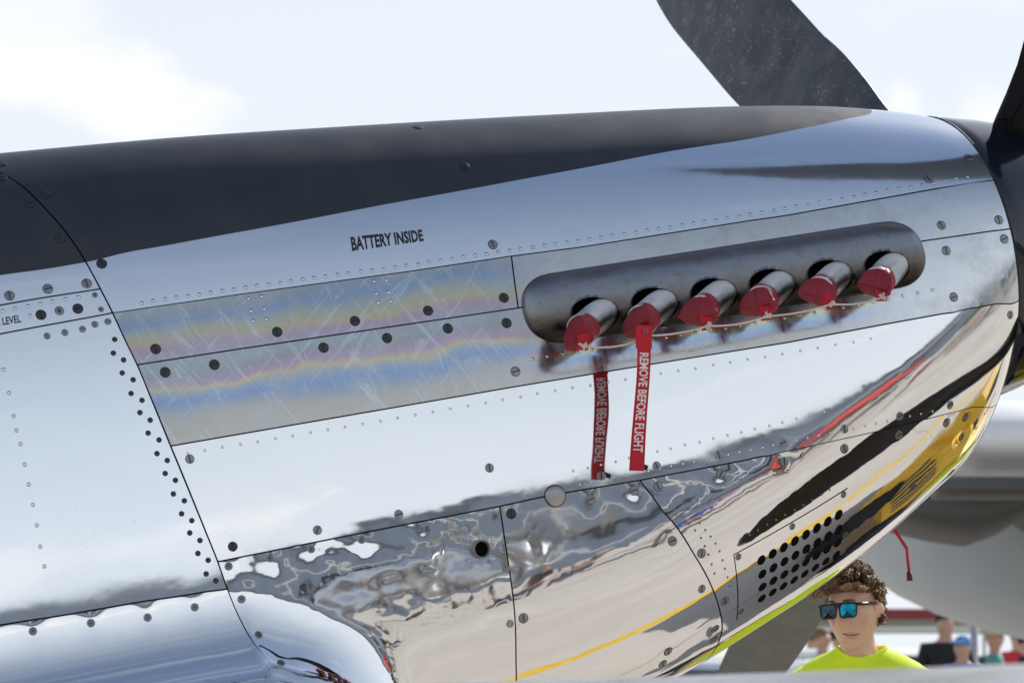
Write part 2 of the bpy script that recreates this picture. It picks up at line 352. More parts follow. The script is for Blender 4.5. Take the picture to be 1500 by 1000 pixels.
def dom(px):
    """pixel on the photographed skin -> (x, ph)"""
    d = ((GPX-np.array(px, float))**2).sum(-1); i, j = np.unravel_index(np.argmin(d), d.shape)
    q = np.array([GX[i, j], GP[i, j]])
    for _ in range(4):
        f = to_px(to_w(S(*q)))-px; e = np.array([1e-3, .1])
        J = np.stack([(to_px(to_w(S(q[0]+e[0], q[1])))-to_px(to_w(S(*q))))/e[0], (to_px(to_w(S(q[0], q[1]+e[1])))-to_px(to_w(S(*q))))/e[1]], 1)
        if abs(np.linalg.det(J)) < 50: break
        st = np.linalg.solve(J, f); st = np.clip(st, [-.02, -2], [.02, 2]); q = q-st
        q[0] = min(max(q[0], -1.7), 1.455)
    return q
def dz(x, z):
    zt, zm, zb, n, nl = [float(np.interp(x, QX, t)) for t in (T_zt, T_zm, T_zb, T_n, T_nl)]
    if z > zm: return np.array([x, math.degrees(math.asin(min(1, ((z-zm)/(zt-zm))**(n/2))))])
    return np.array([x, -math.degrees(math.asin(min(1, ((zm-z)/(zm-zb))**(nl/2))))])
def line(pts, n=80):
    """polyline of pixels ('p') or domain points -> n domain points, smoothly spaced"""
    q = np.array([dom(p[1:]) if p[0] == 'p' else np.array(p[1:], float) for p in pts])
    m = q*np.array([1, .011]); s = np.concatenate([[0], np.cumsum(np.linalg.norm(np.diff(m, axis=0), axis=1))])
    keep = np.concatenate([[True], np.diff(s) > 1e-6]); s, q = s[keep], q[keep]
    t = np.linspace(0, s[-1], n)
    if len(q) < 3: return np.stack([np.interp(t, s, q[:, k]) for k in (0, 1)], 1)
    return np.stack([hermite(s, q[:, k], t) for k in (0, 1)], 1)
def P(*pts): return [('p', a, b) for a, b in pts]
def PD(*pts):                 # straight joints: filled in every 25 px
    out = []
    for (a, b), (c, d) in zip(pts[:-1], pts[1:]):
        k = max(1, int(abs(c-a)/25)); out += [('p', a+(c-a)*i/k, b+(d-b)*i/k) for i in range(k)]
    return out + [('p',)+tuple(pts[-1])]
def coons(top, bot, lef, rig, nu, nv):
    def rs(l, n): t = np.linspace(0, len(l)-1, n); return np.stack([np.interp(t, np.arange(len(l)), l[:, k]) for k in (0, 1)], 1)
    T, B, L, Rr = rs(top, nu), rs(bot, nu), rs(lef, nv), rs(rig, nv)
    u = np.linspace(0, 1, nu)[None, :, None]; v = np.linspace(0, 1, nv)[:, None, None]
    return (1-v)*T[None] + v*B[None] + (1-u)*L[:, None] + u*Rr[:, None] - ((1-u)*(1-v)*T[0]+u*(1-v)*T[-1]+(1-u)*v*B[0]+u*v*B[-1])

aircraft = empty('fighter_aircraft', tuple(O), (0, -AP, 0), 'polished aluminium propeller fighter nose with red exhaust covers filling the picture', 'aircraft')
GAP = .0021
def patch_mesh(dm, lift=.0, dimples=(), gap=(1, 1, 1, 1), skirt=.006):
    """grid of domain points -> verts, faces with rounded rim and inward skirt; gap = top,bottom,left,right"""
    nv, nu = dm.shape[:2]
    p = S(dm[..., 0], dm[..., 1]); n = N_(dm[..., 0], dm[..., 1])
    # shrink the rim by the joint gap
    def inset(a, b): d = b-a; l = np.linalg.norm(d, axis=-1, keepdims=True); l[l < 1e-7] = 1e-7; return a + d/l*np.minimum(GAP, l*.4)
    q = p.copy()
    if gap[0]: q[0] = inset(p[0], p[1])
    if gap[1]: q[-1] = inset(p[-1], p[-2])
    if gap[2]: q[:, 0] = inset(q[:, 0], q[:, 1])
    if gap[3]: q[:, -1] = inset(q[:, -1], q[:, -2])
    off = np.full((nv, nu), lift)
    for (c, a, s) in dimples:
        r2 = ((p-c)**2).sum(-1); off = off + a*np.exp(-r2/(s*s))
    q = q + n*off[..., None]
    V = q.reshape(-1, 3); F = []
    idx = np.arange(nv*nu).reshape(nv, nu)
    F = np.stack([idx[:-1, :-1], idx[1:, :-1], idx[1:, 1:], idx[:-1, 1:]], -1).reshape(-1, 4)
    rim = []
    if gap[0]: rim.append(idx[0, ::-1])
    if gap[3]: rim.append(idx[::-1, -1])
    if gap[1]: rim.append(idx[-1, :])
    if gap[2]: rim.append(idx[:, 0])
    V = list(V); F = F.tolist(); nf = n.reshape(-1, 3)
    for r in rim:
        b = len(V); k = len(r)
        V += [V[i] for i in r] + [V[i]-nf[i]*(skirt+lift) for i in r]
        F += [[b+i, b+i+1, b+k+i+1, b+k+i] for i in range(k-1)]
    return V, F
def orient(V, F):
    return V, F
def panel(name, top, bot, lef, rig, m, nu, nv, dimples=(), gap=(1, 1, 1, 1), lift=0.0, label=None):
    dm = coons(top, bot, lef, rig, nu, nv); V, F = patch_mesh(dm, lift, dimples, gap)
    o = mesh(name, V, F, m, aircraft)
    if label: o['label'] = label
    return o

# --- fastener positions (photographed), grouped by the panel that carries them: kind s slotted, d dark slotted, r ring, c cross, h hole
FAST = {
 'top': [('d', 149, 386), ('s', 722, 358), ('s', 1360, 262), ('s', 1419, 231)],
 'black': [('b', 681, 244), ('b', 67, 285), ('b', 612, 186)],
 'rblack': [('b', 43, 298), ('b', 88, 349), ('b', 3, 240), ('b', 3, 260)],
 'r1': [('s', 14, 433), ('s', 70, 423), ('s', 127, 415)],
 'r2': [('d', 60, 461), ('c', 87, 455), ('d', 114, 452), ('k', 139, 432), ('k', 148, 453)],
 'eur': [('d', 228, 511), ('d', 406, 486), ('d', 520, 470), ('d', 627, 455), ('d', 738, 436)],
 'elo': [('d', 242, 545), ('d', 314, 534), ('d', 474, 509), ('d', 567, 495), ('d', 656, 481), ('d', 742, 473), ('s', 755, 544), ('s', 1386, 367), ('s', 1471, 350), ('s', 1397, 435)],
 'euf': [('s', 1379, 330), ('s', 1463, 322)],
 'side': [('s', 278, 672), ('s', 717, 685), ('s', 584, 753), ('s', 465, 776), ('d', 341, 800), ('s', 881, 697), ('s', 962, 682), ('s', 1053, 666), ('s', 1147, 648), ('s', 1237, 628), ('s', 1318, 609), ('s', 1480, 461), ('s', 1392, 593)],
 'pa': [('r', 335, 829), ('r', 396, 817), ('r', 530, 790), ('r', 626, 775), ('r', 725, 757), ('r', 354, 877), ('r', 379, 929), ('r', 412, 970), ('h', 456, 804)],
 'pb': [('d', 749, 752), ('s', 865, 731), ('s', 929, 718), ('s', 767, 905), ('s', 985, 792), ('r', 741, 833), ('r', 747, 913), ('s', 979, 954), ('s', 971, 972), ('s', 1048, 921), ('s', 1046, 937)],
 'pc': [('s', 964, 712), ('s', 1056, 694), ('s', 1149, 676), ('s', 1237, 657), ('s', 1317, 637), ('s', 1387, 619), ('s', 1028, 810), ('s', 1028, 862), ('s', 1062, 880), ('s', 1415, 611), ('s', 1409, 640), ('s', 1394, 692), ('s', 1338, 712)],
 'r3': [('m', 69, 492), ('m', 95, 487), ('m', 121, 482), ('m', 139, 475), ('m', 158, 471)],
 'fil': [('r', 48, 924), ('r', 133, 912), ('r', 216, 904), ('r', 285, 889)],
}
DOM = {}
for k, l in FAST.items(): DOM[k] = [(t, dom((a, b))) for t, a, b in l]
def dimp(k, a=-.0009, s=.032):
    r = random.Random(hash(k) % 100 if False else len(k)*13+ord(k[0]))
    return [(S(*q), a*r.uniform(.6, 1.5), s*r.uniform(.7, 1.2)) for t, q in DOM[k]]

# --- panel joints
xt = -1.285
F_pts = [(0, 252), (33, 273), (60, 299), (90, 332), (120, 374), (126, 384), (147, 423), (165, 458), (183, 497), (201, 534), (225, 592), (250, 653), (300, 775), (319, 822), (333, 862), (350, 903), (372, 942), (392, 966), (415, 985)]
def Fseg(a, b, ext0=None, ext1=None):
    pts = [p for p in F_pts if a <= p[1] <= b]; l = P(*pts)
    if ext0: l = [('d',)+tuple(ext0)] + l
    if ext1: l = l + [('d',)+tuple(ext1)]
    return line(l)
XR = -1.75
apex = (1.305, 90)
f0 = dom((0, 252)); f1 = dom((33, 273)); sl_ = (f0[0]-f1[0])/(f0[1]-f1[1])
ftop = (f0[0]+sl_*(90-f0[1]), 90)
fbot = dom((415, 985)); fend = (fbot[0]+.10, -60)
Lpaint = line(P((126, 384), (200, 367), (350, 340), (600, 293), (850, 247), (992, 220), (1084, 206), (1192, 185), (1240, 174.5), (1274, 167)) + [('d',)+apex], 160)
L1 = PD((165, 458), (350, 431), (595, 398), (749, 375)); L1b = PD((749, 375), (850, 362), (1100, 323), (1150, 316), (1448, 263))
L2a = PD((201, 534), (350, 511), (500, 489), (759, 451)); L2b = PD((759, 451), (1050, 402), (1352, 353), (1477, 335))
L3 = PD((250, 653), (500, 610), (750, 567), (950, 534), (1150, 502), (1300, 474), (1488, 440))
L4a = PD((319, 822), (520, 782), (732, 741)); L4b = PD((732, 741), (805, 725), (937, 703)); L4c = PD((937, 703), (1090, 674), (1278, 633), (1428, 596))
V1 = P((732, 741), (742, 807), (753, 888), (756, 980)); V2 = P((937, 703), (980, 758), (1019, 815), (1040, 853), (1054, 892), (1057, 926), (1049, 948))
XN = 1.452
nz = lambda z: ('d',)+tuple(dz(XN, z))
n1, n2, n3, n4 = .222, .085, -.106, -.365
v1e = dom((756, 980)); v2e = dom((1049, 948))
V1 = V1 + [('d', v1e[0], -88)]; V2 = V2 + [('d', v2e[0], -88)]
def ends(l, last): return l[:-1] + [last]
NT1, NT2, NT3 = nz(n1), nz(n2), nz(n3); NT4 = ('d', XN, -89)
lab = 'lower edge'
# black anti-glare part and bright part of the one upper cowl sheet
def two_tone():
    topl = line([('d',)+ftop, ('d', -.6, 90), ('d', .2, 90), ('d',)+apex], 160)
    a = coons(topl, Lpaint, Fseg(252, 384, ftop), line([('d', apex[0], 90), ('d', apex[0]+1e-4, 90)]), 260, 60)
    Va, Fa = patch_mesh(a, 0, [(S(*q), -.0006, .02) for t, q in DOM['black']], (0, 0, 1, 0))
    mid = ('d',)+tuple(dz(apex[0], n1)); lr = line([('d',)+apex, ('d', apex[0], 75), ('d', apex[0], 55), mid])
    l1 = line(L1[:-1] + [p for p in L1b if p[1] < 1340] + [('d',)+tuple(dz(1.275, n1))] + [mid], 190)
    b = coons(Lpaint, l1, Fseg(384, 458), lr, 420, 70)
    Vb, Fb = patch_mesh(b, 0, dimp('top', -.0005), (0, 1, 1, 0))
    b2 = coons(line([('d',)+apex, ('d', XN, 90)]), line([mid]+[('d',)+tuple(dz(x_, n1)) for x_ in (1.33, 1.36, 1.39, 1.42)]+[NT1]), lr, line([('d', XN, 90), ('d', XN, 70), ('d', XN, 45), NT1]), 50, 70)
    Vc, Fc_ = patch_mesh(b2, 0, dimp('top', -.0005), (0, 1, 0, 1))
    Fb = list(Fb)+[[i+len(Vb) for i in f] for f in Fc_]; Vb = list(Vb)+list(Vc)
    def an(dm, gap):
        n = N_(dm[..., 0], dm[..., 1]); nv, nu = n.shape[:2]; f = n.reshape(-1, 3); idx = np.arange(nv*nu).reshape(nv, nu); out = list(f)
        for fl, r in ((gap[0], idx[0, ::-1]), (gap[3], idx[::-1, -1]), (gap[1], idx[-1, :]), (gap[2], idx[:, 0])):
            if fl: out += [f[i] for i in r]*2
        return out
    NRM = an(a, (0, 0, 1, 0)) + an(b, (0, 1, 1, 0)) + an(b2, (0, 1, 0, 1))
    V = list(Va) + list(Vb); Fc = list(Fa) + [[i+len(Va) for i in f] for f in Fb]; mi = [0]*len(Fa)+[1]*len(Fb)
    nV = len(V); V2_ = [(p[0], -p[1], p[2]) for p in V]; F2 = [[i+nV for i in f[::-1]] for f in Fc]
    o = mesh('upper_cowl_panel', V+V2_, Fc+F2, [M_black, M_top], aircraft, mi=mi+mi)
    bm = bmesh.new(); bm.from_mesh(o.data); bm.to_mesh(o.data); bm.free(); co = np.array([v.co[:] for v in o.data.vertices])
    nr = np.array(NRM); nr = np.concatenate([nr, nr*np.array([1, -1, 1])]); o.data.normals_split_custom_set_from_vertices([tuple(q) for q in nr]); return o
PAN = {}
PAN['top'] = PAN['black'] = two_tone()
PAN['top']['label'] = 'upper cowl, matte black anti-glare top over bright aluminium'
PAN['eur'] = panel('exhaust_panel', line(L1), line(L2a), Fseg(458, 534), line(P((749, 375), (754, 415), (759, 451))), M_ss, 220, 34, label='rainbow-tinted exhaust panel, upper rear')
PAN['euf'] = panel('exhaust_panel', line(ends(L1b, NT1)), line(ends(L2b, NT2)), line(P((749, 375), (754, 415), (759, 451))), line([NT1, NT2]), M_ss, 240, 30, label='exhaust panel above the stubs')
PAN['elo'] = panel('exhaust_panel', line(L2a[:-1]+ends(L2b, NT2), 200), line(ends(L3, NT3), 200), Fseg(534, 653), line([NT2, NT3]), M_ss, 440, 44, label='rainbow-tinted exhaust panel, lower')
PAN['side'] = panel('side_cowl_panel', line(ends(L3, NT3), 200), line(L4a[:-1]+L4b[:-1]+L4c+[('d', 1.447, -58)], 200), Fseg(653, 822), line([NT3, ('d', 1.45, -35), ('d', 1.447, -58)]), M_side, 480, 70, dimp('side', -.00016))
PAN['pa'] = panel('lower_cowl_panel', line(L4a), line([('d',)+fend, ('d', v1e[0], -88)]), Fseg(822, 985, None, fend), line(V1), M_lowa, 150, 110, dimp('pa', -.0011), label='wavy lower cowl panel at the wing root')
PAN['pb'] = panel('lower_cowl_panel', line(L4b), line([('d', v1e[0], -88), ('d', v2e[0], -88)]), line(V1), line(V2), M_lowb, 80, 110, dimp('pb', -.0009))
PAN['pc'] = panel('chin_cowl_panel', line(L4c+[('d', 1.447, -58)]), line([('d', v2e[0], -88), ('d', 1.0, -88), ('d', 1.3, -88), ('d', 1.447, -88)]), line(V2), line([('d', 1.447, -58), ('d', 1.447, -88)]), M_chin, 160, 130, dimp('pc', -.0008))
# rear fuselage, behind the joint
rz = lambda x, z: ('d',)+tuple(dz(x, z))
pr = to_l(at_d((0, 403), 8.3)); zl0 = .36
L0p = line([rz(XR, .335)] + P((0, 403), (60, 395), (126, 384)))
L0a = line([rz(XR, .265)] + P((0, 447), (70, 435), (147, 423)))
L0b = line([rz(XR, .178)] + P((0, 489), (80, 474), (165, 458)))
L5 = line([rz(XR, -.47)] + P((0, 915), (90, 901), (200, 882), (290, 868), (333, 862)))
def rear(name, t, b, fr, m, nu, nv, key, **k):
    zt_, zb_ = t[0], b[0]
    PAN[key] = panel(name, t, b, line([('d', XR, zt_[1]), ('d', XR, (zt_[1]+zb_[1])/2), ('d', XR, zb_[1])]), fr, m, nu, nv, **k)
rear('rear_fuselage_panel', line([('d', XR, 90), ('d',)+ftop]), L0p, Fseg(252, 384, ftop), M_black, 60, 50, 'rblack', gap=(0, 0, 0, 1), dimples=[(S(*q), -.0006, .02) for t, q in DOM['rblack']], label='matte black top of the rear fuselage')
rear('rear_fuselage_panel', L0p, L0a, Fseg(384, 423), M_rear, 80, 16, 'r1', gap=(0, 1, 0, 1))
rear('rear_fuselage_panel', L0a, L0b, Fseg(423, 458), M_rear, 80, 16, 'r2', gap=(1, 1, 0, 1))
rear('rear_fuselage_panel', L0b, L5, Fseg(458, 862), M_rear, 130, 120, 'r3', gap=(1, 1, 0, 1), dimples=[(S(*dom((290, 800))), -.0005, .05)])
rear('wing_fillet_panel', L5, line([('d', XR, -58), ('d',)+fend]), Fseg(862, 985, None, fend), M_fil, 110, 80, 'fil', gap=(1, 0, 0, 1), lift=.0025, dimples=dimp('fil', -.0012, .03))

# dark frame under the sheets and plain far side
def skin(name, x0, x1, p0, p1, off, m, nx=150, npn=120):
    X_, Q_ = np.meshgrid(np.linspace(x0, x1, nx), np.linspace(p0, p1, npn), indexing='ij')
    c = np.stack([X_*0+X_, X_*0, X_*0], -1); s = S(X_, Q_)
    ctr = np.stack([X_, 0*X_, np.interp(X_, QX, T_zm)*.5], -1); d = s-ctr; d[..., 0] = 0; s = s - d/np.linalg.norm(d, axis=-1, keepdims=True)*off
    idx = np.arange(nx*npn).reshape(nx, npn)
    f = np.stack([idx[:-1, :-1], idx[1:, :-1], idx[1:, 1:], idx[:-1, 1:]], -1).reshape(-1, 4)
    return mesh(name, s.reshape(-1, 3), f, m, aircraft)
FIL = 0.0
skin('cowl_frame', -3.1, 1.449, -90, 270, .009, M_dark, 220, 200)
FIL = 1.0
o = skin('far_side_skin', -3.1, 1.452, 120, 268, 0, M_rear, 120, 70)
o = skin('rear_fuselage_skin', -3.1, XR, -90, 120, 0, M_rear, 40, 90)

# ------------------------------------------------------------------ fasteners, rivets
def disc_mesh(name, r, h, slot=None, ring=False, cross=False, mats=(M_fast, M_slot)):
    g = G(); n = 20
    def rg(rr, z): return [(rr*math.cos(2*math.pi*j/n), rr*math.sin(2*math.pi*j/n), z) for j in range(n)]
    if ring:
        g.loft([rg(r, -.002), rg(r, h*.6), rg(r*.9, h), rg(r*.62, h*.9)], caps=False)
        g.loft([rg(r*.62, h*.2), rg(r*.55, h*.2)], caps=False, mi=1)
        g.loft([rg(r*.55, h*.1), rg(r*.5, h), rg(r*.24, h)], caps=False)
        g.loft([rg(r*.24, h*.4), rg(r*.01, h*.3)], caps=False, mi=1)
    else:
        g.loft([rg(r*1.10, -.002), rg(r*1.10, .0002), rg(r*1.0, .0002)], caps=False, mi=1)
        g.loft([rg(r, -.002), rg(r, h*.55), rg(r*.86, h), rg(r*.3, h*1.1), rg(.0001, h*1.1)], caps=False)
        if slot: g.box((0, 0, h*1.1), (r*1.62, r*slot, .0006), mi=1)
        if cross: g.box((0, 0, h*1.12), (r*.9, r*.25, .0006), mi=1); g.box((0, 0, h*1.16), (r*.25, r*.9, .0006), mi=1)
    me = bpy.data.meshes.new(name); me.from_pydata(g.v, [], g.f)
    for m in mats: me.materials.append(m)
    me.polygons.foreach_set('material_index', g.m); me.polygons.foreach_set('use_smooth', [i == 99 for i in g.m]); me.update(); return me
FM = {'s': disc_mesh('fastener', .0118, .0014, .2), 'd': disc_mesh('fastener', .0122, .0013, .18, mats=(M_fdark, M_slot)),
      'b': disc_mesh('fastener', .0125, .0012, .16, mats=(M_fdark, M_slot)), 'c': disc_mesh('screw', .0105, .0010, cross=True),
      'k': disc_mesh('screw', .0065, .0008, cross=True), 'm': disc_mesh('fastener', .0078, .0010, .14, mats=(M_fast, M_slot)),
      'r': disc_mesh('fastener', .0100, .0016, ring=True), 'h': disc_mesh('fastener', .0095, .003, ring=True)}
def place(me, name, q, parent, spin=0.0, lift=0.0):
    p, n = S(*q), N_(*q); z = Vector(n); x = (Vector((1, 0, 0))-z*z.x).normalized(); y = z.cross(x)
    M = Matrix((x, y, z)).transposed() @ Matrix.Rotation(spin, 3, 'Z')
    o = from_mesh(name, me, parent); o.matrix_local = Matrix.Translation(Vector(p)+z*lift) @ M.to_4x4(); return o
for k, l in DOM.items():
    for (t, q), (_, a, b) in zip(l, FAST[k]):
        d = -.0006 if k in ('side', 'pa', 'pb', 'pc', 'fil') else 0
        place(FM[t], 'screw' if t in 'ck' else 'fastener', q, PAN[k], rng.choice([1.45, 1.6, 1.7, .1, -.1, 1.3, .5]) if t != 's' else rng.choice([1.5, 1.62, 1.38, 1.75, .12, 0, .9]), d+(.0025 if k == 'fil' else 0))
# dark flush rivets in two staggered rows beside the joint
RV = [(181, 527), (195, 556), (208, 586), (220, 615), (233, 644), (245, 674), (257, 703), (270, 733), (281, 762), (293, 791), (305, 820), (316, 850), (168, 497),
      (166, 517), (179, 546), (192, 576), (205, 604), (217, 634), (230, 664), (242, 693), (254, 723), (266, 752), (278, 780), (290, 810), (302, 840)]
rme = disc_mesh('rivet', .0062, .0011, mats=(M_fdark, M_slot))
for p in RV: place(rme, 'rivet', dom(p), PAN['r3'])
def rivets(pts, parent, r, m, h=.0010):
    g = G(); n = 8
    for p in pts:
        q = dom(p); c, z = Vector(S(*q)), Vector(N_(*q)); x = (Vector((1, 0, 0))-z*z.x).normalized(); y = z.cross(x)
        rg = lambda rr, hh: [c+(x*math.cos(2*math.pi*j/n)+y*math.sin(2*math.pi*j/n))*rr+z*hh for j in range(n)]
        g.loft([rg(r*1.22, -.001), rg(r*1.22, .0002), rg(r, .0002)], caps=False, mi=1); g.loft([rg(r, -.001), rg(r, h*.5), rg(r*.7, h), rg(r*.05, h*1.1)], caps=False)
    return g.obj('rivet_row', [m, M_fdark], parent, kind='stuff')
def along(pts, step, off):
    pts = np.array(pts, float); s = np.concatenate([[0], np.cumsum(np.linalg.norm(np.diff(pts, axis=0), axis=1))])
    t = np.arange(0, s[-1], step); return [(np.interp(a, s, pts[:, 0])+rng.uniform(-.8, .8), np.interp(a, s, pts[:, 1])+off+rng.uniform(-.6, .6)) for a in t]
rivets(along([(208, 452), (350, 431), (595, 398), (749, 375), (850, 362), (1100, 323), (1422, 267)], 17, -9), PAN['top'], .0042, M_riv)
rivets(along([(780, 525), (850, 514), (1100, 474), (1250, 448), (1378, 422)], 22, 0), PAN['elo'], .0042, M_riv)
rivets([(364, 437), (383, 434), (368, 455), (387, 452), (371, 470), (390, 467), (548, 412), (566, 410), (551, 430), (569, 428), (554, 443), (572, 441)], PAN['eur'], .0042, M_riv)
rivets([(5, 541), (13, 575), (20, 609), (24, 630), (30, 650), (36, 680), (42, 709), (48, 739), (54, 769), (59, 800), (65, 829)], PAN['r3'], .0042, M_rear)
rivets([(4, 455), (22, 452), (41, 448), (59, 445), (77, 441), (96, 438), (115, 435), (44, 462)], PAN['r2'], .0042, M_rear)
rivets(along([(275, 664), (500, 626), (750, 583), (950, 550), (1150, 518), (1300, 492)], 26, 0), PAN['side'], .003, M_side, .0006)
rivets(along([(840, 690), (960, 662), (1120, 625), (1210, 603)], 21, 0) + along([(850, 712), (960, 690), (1100, 662), (1380, 603)], 17, -3), PAN['side'], .003, M_side, .0008)
rivets(along([(980, 735), (1030, 790), (1050, 850)], 14, 0) + along([(1000, 735), (1052, 800), (1070, 860)], 13, 0) + along([(1085, 790), (1225, 712)], 15, 0), PAN['pc'], .0028, M_fast, .0006)
# round dome cap and drain pipe
g = G(); n = 28
rg = lambda rr, z: [(rr*math.cos(2*math.pi*j/n), rr*math.sin(2*math.pi*j/n), z) for j in range(n)]
g.loft([rg(.0285, -.002), rg(.0285, .0006), rg(.0262, .0006)], caps=False, mi=1); g.loft([rg(.0262, -.003), rg(.0262, .002)] + [rg(.0262*math.cos(a), .002+.008*math.sin(a)) for a in np.linspace(.2, 1.55, 8)])
M_dome = plain('brushed_dome', (.40, .39, .385), .42, .9, var=.2)
o = g.obj('round_cap', [M_dome, M_dark]); me = o.data; bpy.data.objects.remove(o); place(me, 'round_cap', dom((813, 726)), PAN['side'])
g = G(); g.loft([rg(.0235, -.01), rg(.0235, .016), rg(.0225, .018), rg(.0190, .018), rg(.0185, .003)], caps=False); g.loft([rg(.0185, .0035), rg(.0001, .0035)], caps=False, mi=1)
M_pipe = plain('greenish_drain_pipe', (.20, .22, .21), .45, .7)
o = g.obj('drain_pipe', [M_pipe, M_hole]); me = o.data; bpy.data.objects.remove(o); place(me, 'drain_pipe', dom((703, 804)), PAN['pa'])
o = G(); o.loft([rg(.0062, .0002), rg(.0001, .0002)], caps=False)
o = o.obj('drain_hole', M_hole); me = o.data; bpy.data.objects.remove(o); place(me, 'drain_hole', dom((456, 804)), PAN['pa'], lift=.0008)

# ------------------------------------------------------------------ lettering printed on the skin
def text_mesh(txt, bold=.02, space=1.0):
    cu = bpy.data.curves.new('t', 'FONT'); cu.body = txt; cu.offset = bold; cu.space_character = space; cu.resolution_u = 3
    o = bpy.data.objects.new('t', cu); COL.objects.link(o); dg = bpy.context.evaluated_depsgraph_get(); dg.update()
    me = bpy.data.meshes.new_from_object(o.evaluated_get(dg)); bpy.data.objects.remove(o)
    v = np.array([p.co[:] for p in me.vertices]); f = [tuple(p.vertices) for p in me.polygons]
    v = v[:, :2]-v[:, :2].min(0); v = v/v.max(0); return v, f
def skin_text(name, txt, bl, br, tl, tr, parent, bold=.02, space=1.0):
    v, f = text_mesh(txt, bold, space); c = [dom(p) for p in (bl, br, tl, tr)]
    out = []
    for a, b in v:
        q = (1-a)*(1-b)*c[0]+a*(1-b)*c[1]+(1-a)*b*c[2]+a*b*c[3]; out.append(S(*q)+N_(*q)*.0006)
    return mesh(name, out, f, M_ink, parent, smooth=False)
skin_text('painted_lettering', 'BATTERY INSIDE', (516, 368), (621, 353), (513, 347), (618, 336), PAN['top'], .036, 1.02)
skin_text('painted_lettering', '. LEVEL', (-1, 477), (31, 472), (-3, 466), (30, 461), PAN['r2'], .02)

# ------------------------------------------------------------------ perforated intake screen in the chin
cq = [dom(p) for p in ((1075, 812), (1241, 715), (1237, 810), (1080, 902))]      # tl tr br bl
def scr_q(u, v): return (1-u)*(1-v)*cq[0]+u*(1-v)*cq[1]+u*v*cq[2]+(1-u)*v*cq[3]
def screen():
    g = G(); nu, nv = 8, 4; u0, u1, v0, v1 = .165, .955, .155, 1.0
    def pt(u, v, h): q = scr_q(u, v); return S(*q)+N_(*q)*h
    H = .0022; du = (u1-u0)/nu; dv = (v1-v0)/nv; n = 24
    # physical cell size for round holes
    su = np.linalg.norm(pt(.6, .5, 0)-pt(.5, .5, 0))/.1; sv = np.linalg.norm(pt(.5, .6, 0)-pt(.5, .5, 0))/.1
    for i in range(nu):
        for j in range(nv):
            cu, cv = u0+(i+.5)*du, v0+(j+.5)*dv-.012*0
            sq, ci, de = [], [], []
            for k in range(n):
                a = 2*math.pi*k/n+math.pi/4; ca, sa = math.cos(a), math.sin(a); m = max(abs(ca), abs(sa))
                sq.append(pt(cu+ca/m*du/2, cv+sa/m*dv/2, H)); r = .0136
                ci.append(pt(cu+ca*r/su, cv+sa*r/sv, H)); de.append(pt(cu+ca*r/su, cv+sa*r/sv, .0003))
            g.loft([sq, ci], caps=False); g.loft([ci, de], caps=False, mi=1)  # hole walls black, shade put in as colour
    # frame strips round the field
    def strip(ua, ub, va, vb, k=16, l=6):
        v = [pt(ua+(ub-ua)*i/k, va+(vb-va)*j/l, H) for j in range(l+1) for i in range(k+1)]
        g.add(v, [(j*(k+1)+i, (j+1)*(k+1)+i, (j+1)*(k+1)+i+1, j*(k+1)+i+1) for j in range(l) for i in range(k)])
    strip(0, 1, 0, v0); strip(0, 1, v1, 1.07, 16, 2); strip(0, u0, v0, v1, 4, 10); strip(u1, 1, v0, v1, 3, 10)
    rim = [(t, 0) for t in np.linspace(0, 1, 20)] + [(1, t) for t in np.linspace(0, 1.07, 16)] + [(t, 1.07) for t in np.linspace(1, 0, 20)] + [(0, t) for t in np.linspace(1.07, 0, 16)]
    g.loft([[pt(a, b, H) for a, b in rim], [pt(a, b, -.002) for a, b in rim]], caps=False, mi=1); g.loft([[pt(.5+(a-.5)*1.006, .535+(b-.535)*1.012, .0009) for a, b in rim], [pt(.5+(a-.5)*.99, .535+(b-.535)*.99, .0009) for a, b in rim]], caps=False, mi=1)
    o = g.obj('intake_screen', [M_chin, M_hole], aircraft)
    g = G(); k = 16; v = [pt(u0+(u1-u0)*i/k, v0+(v1-v0)*j/k, .0005) for j in range(k+1) for i in range(k+1)]
    g.add(v, [(j*(k+1)+i, (j+1)*(k+1)+i, (j+1)*(k+1)+i+1, j*(k+1)+i+1) for j in range(k) for i in range(k)]); g.obj('hole_shade', M_hole, o)  # black sheet that stands in for shade behind the holes
    sm = disc_mesh('screw', .0085, .0010, .2)
    for u, v in ((.03, .05), (.5, .05), (.96, .04), (.03, .93), (.97, .62)): place(sm, 'screw', scr_q(u, v), o, 1.2, H)
screen()

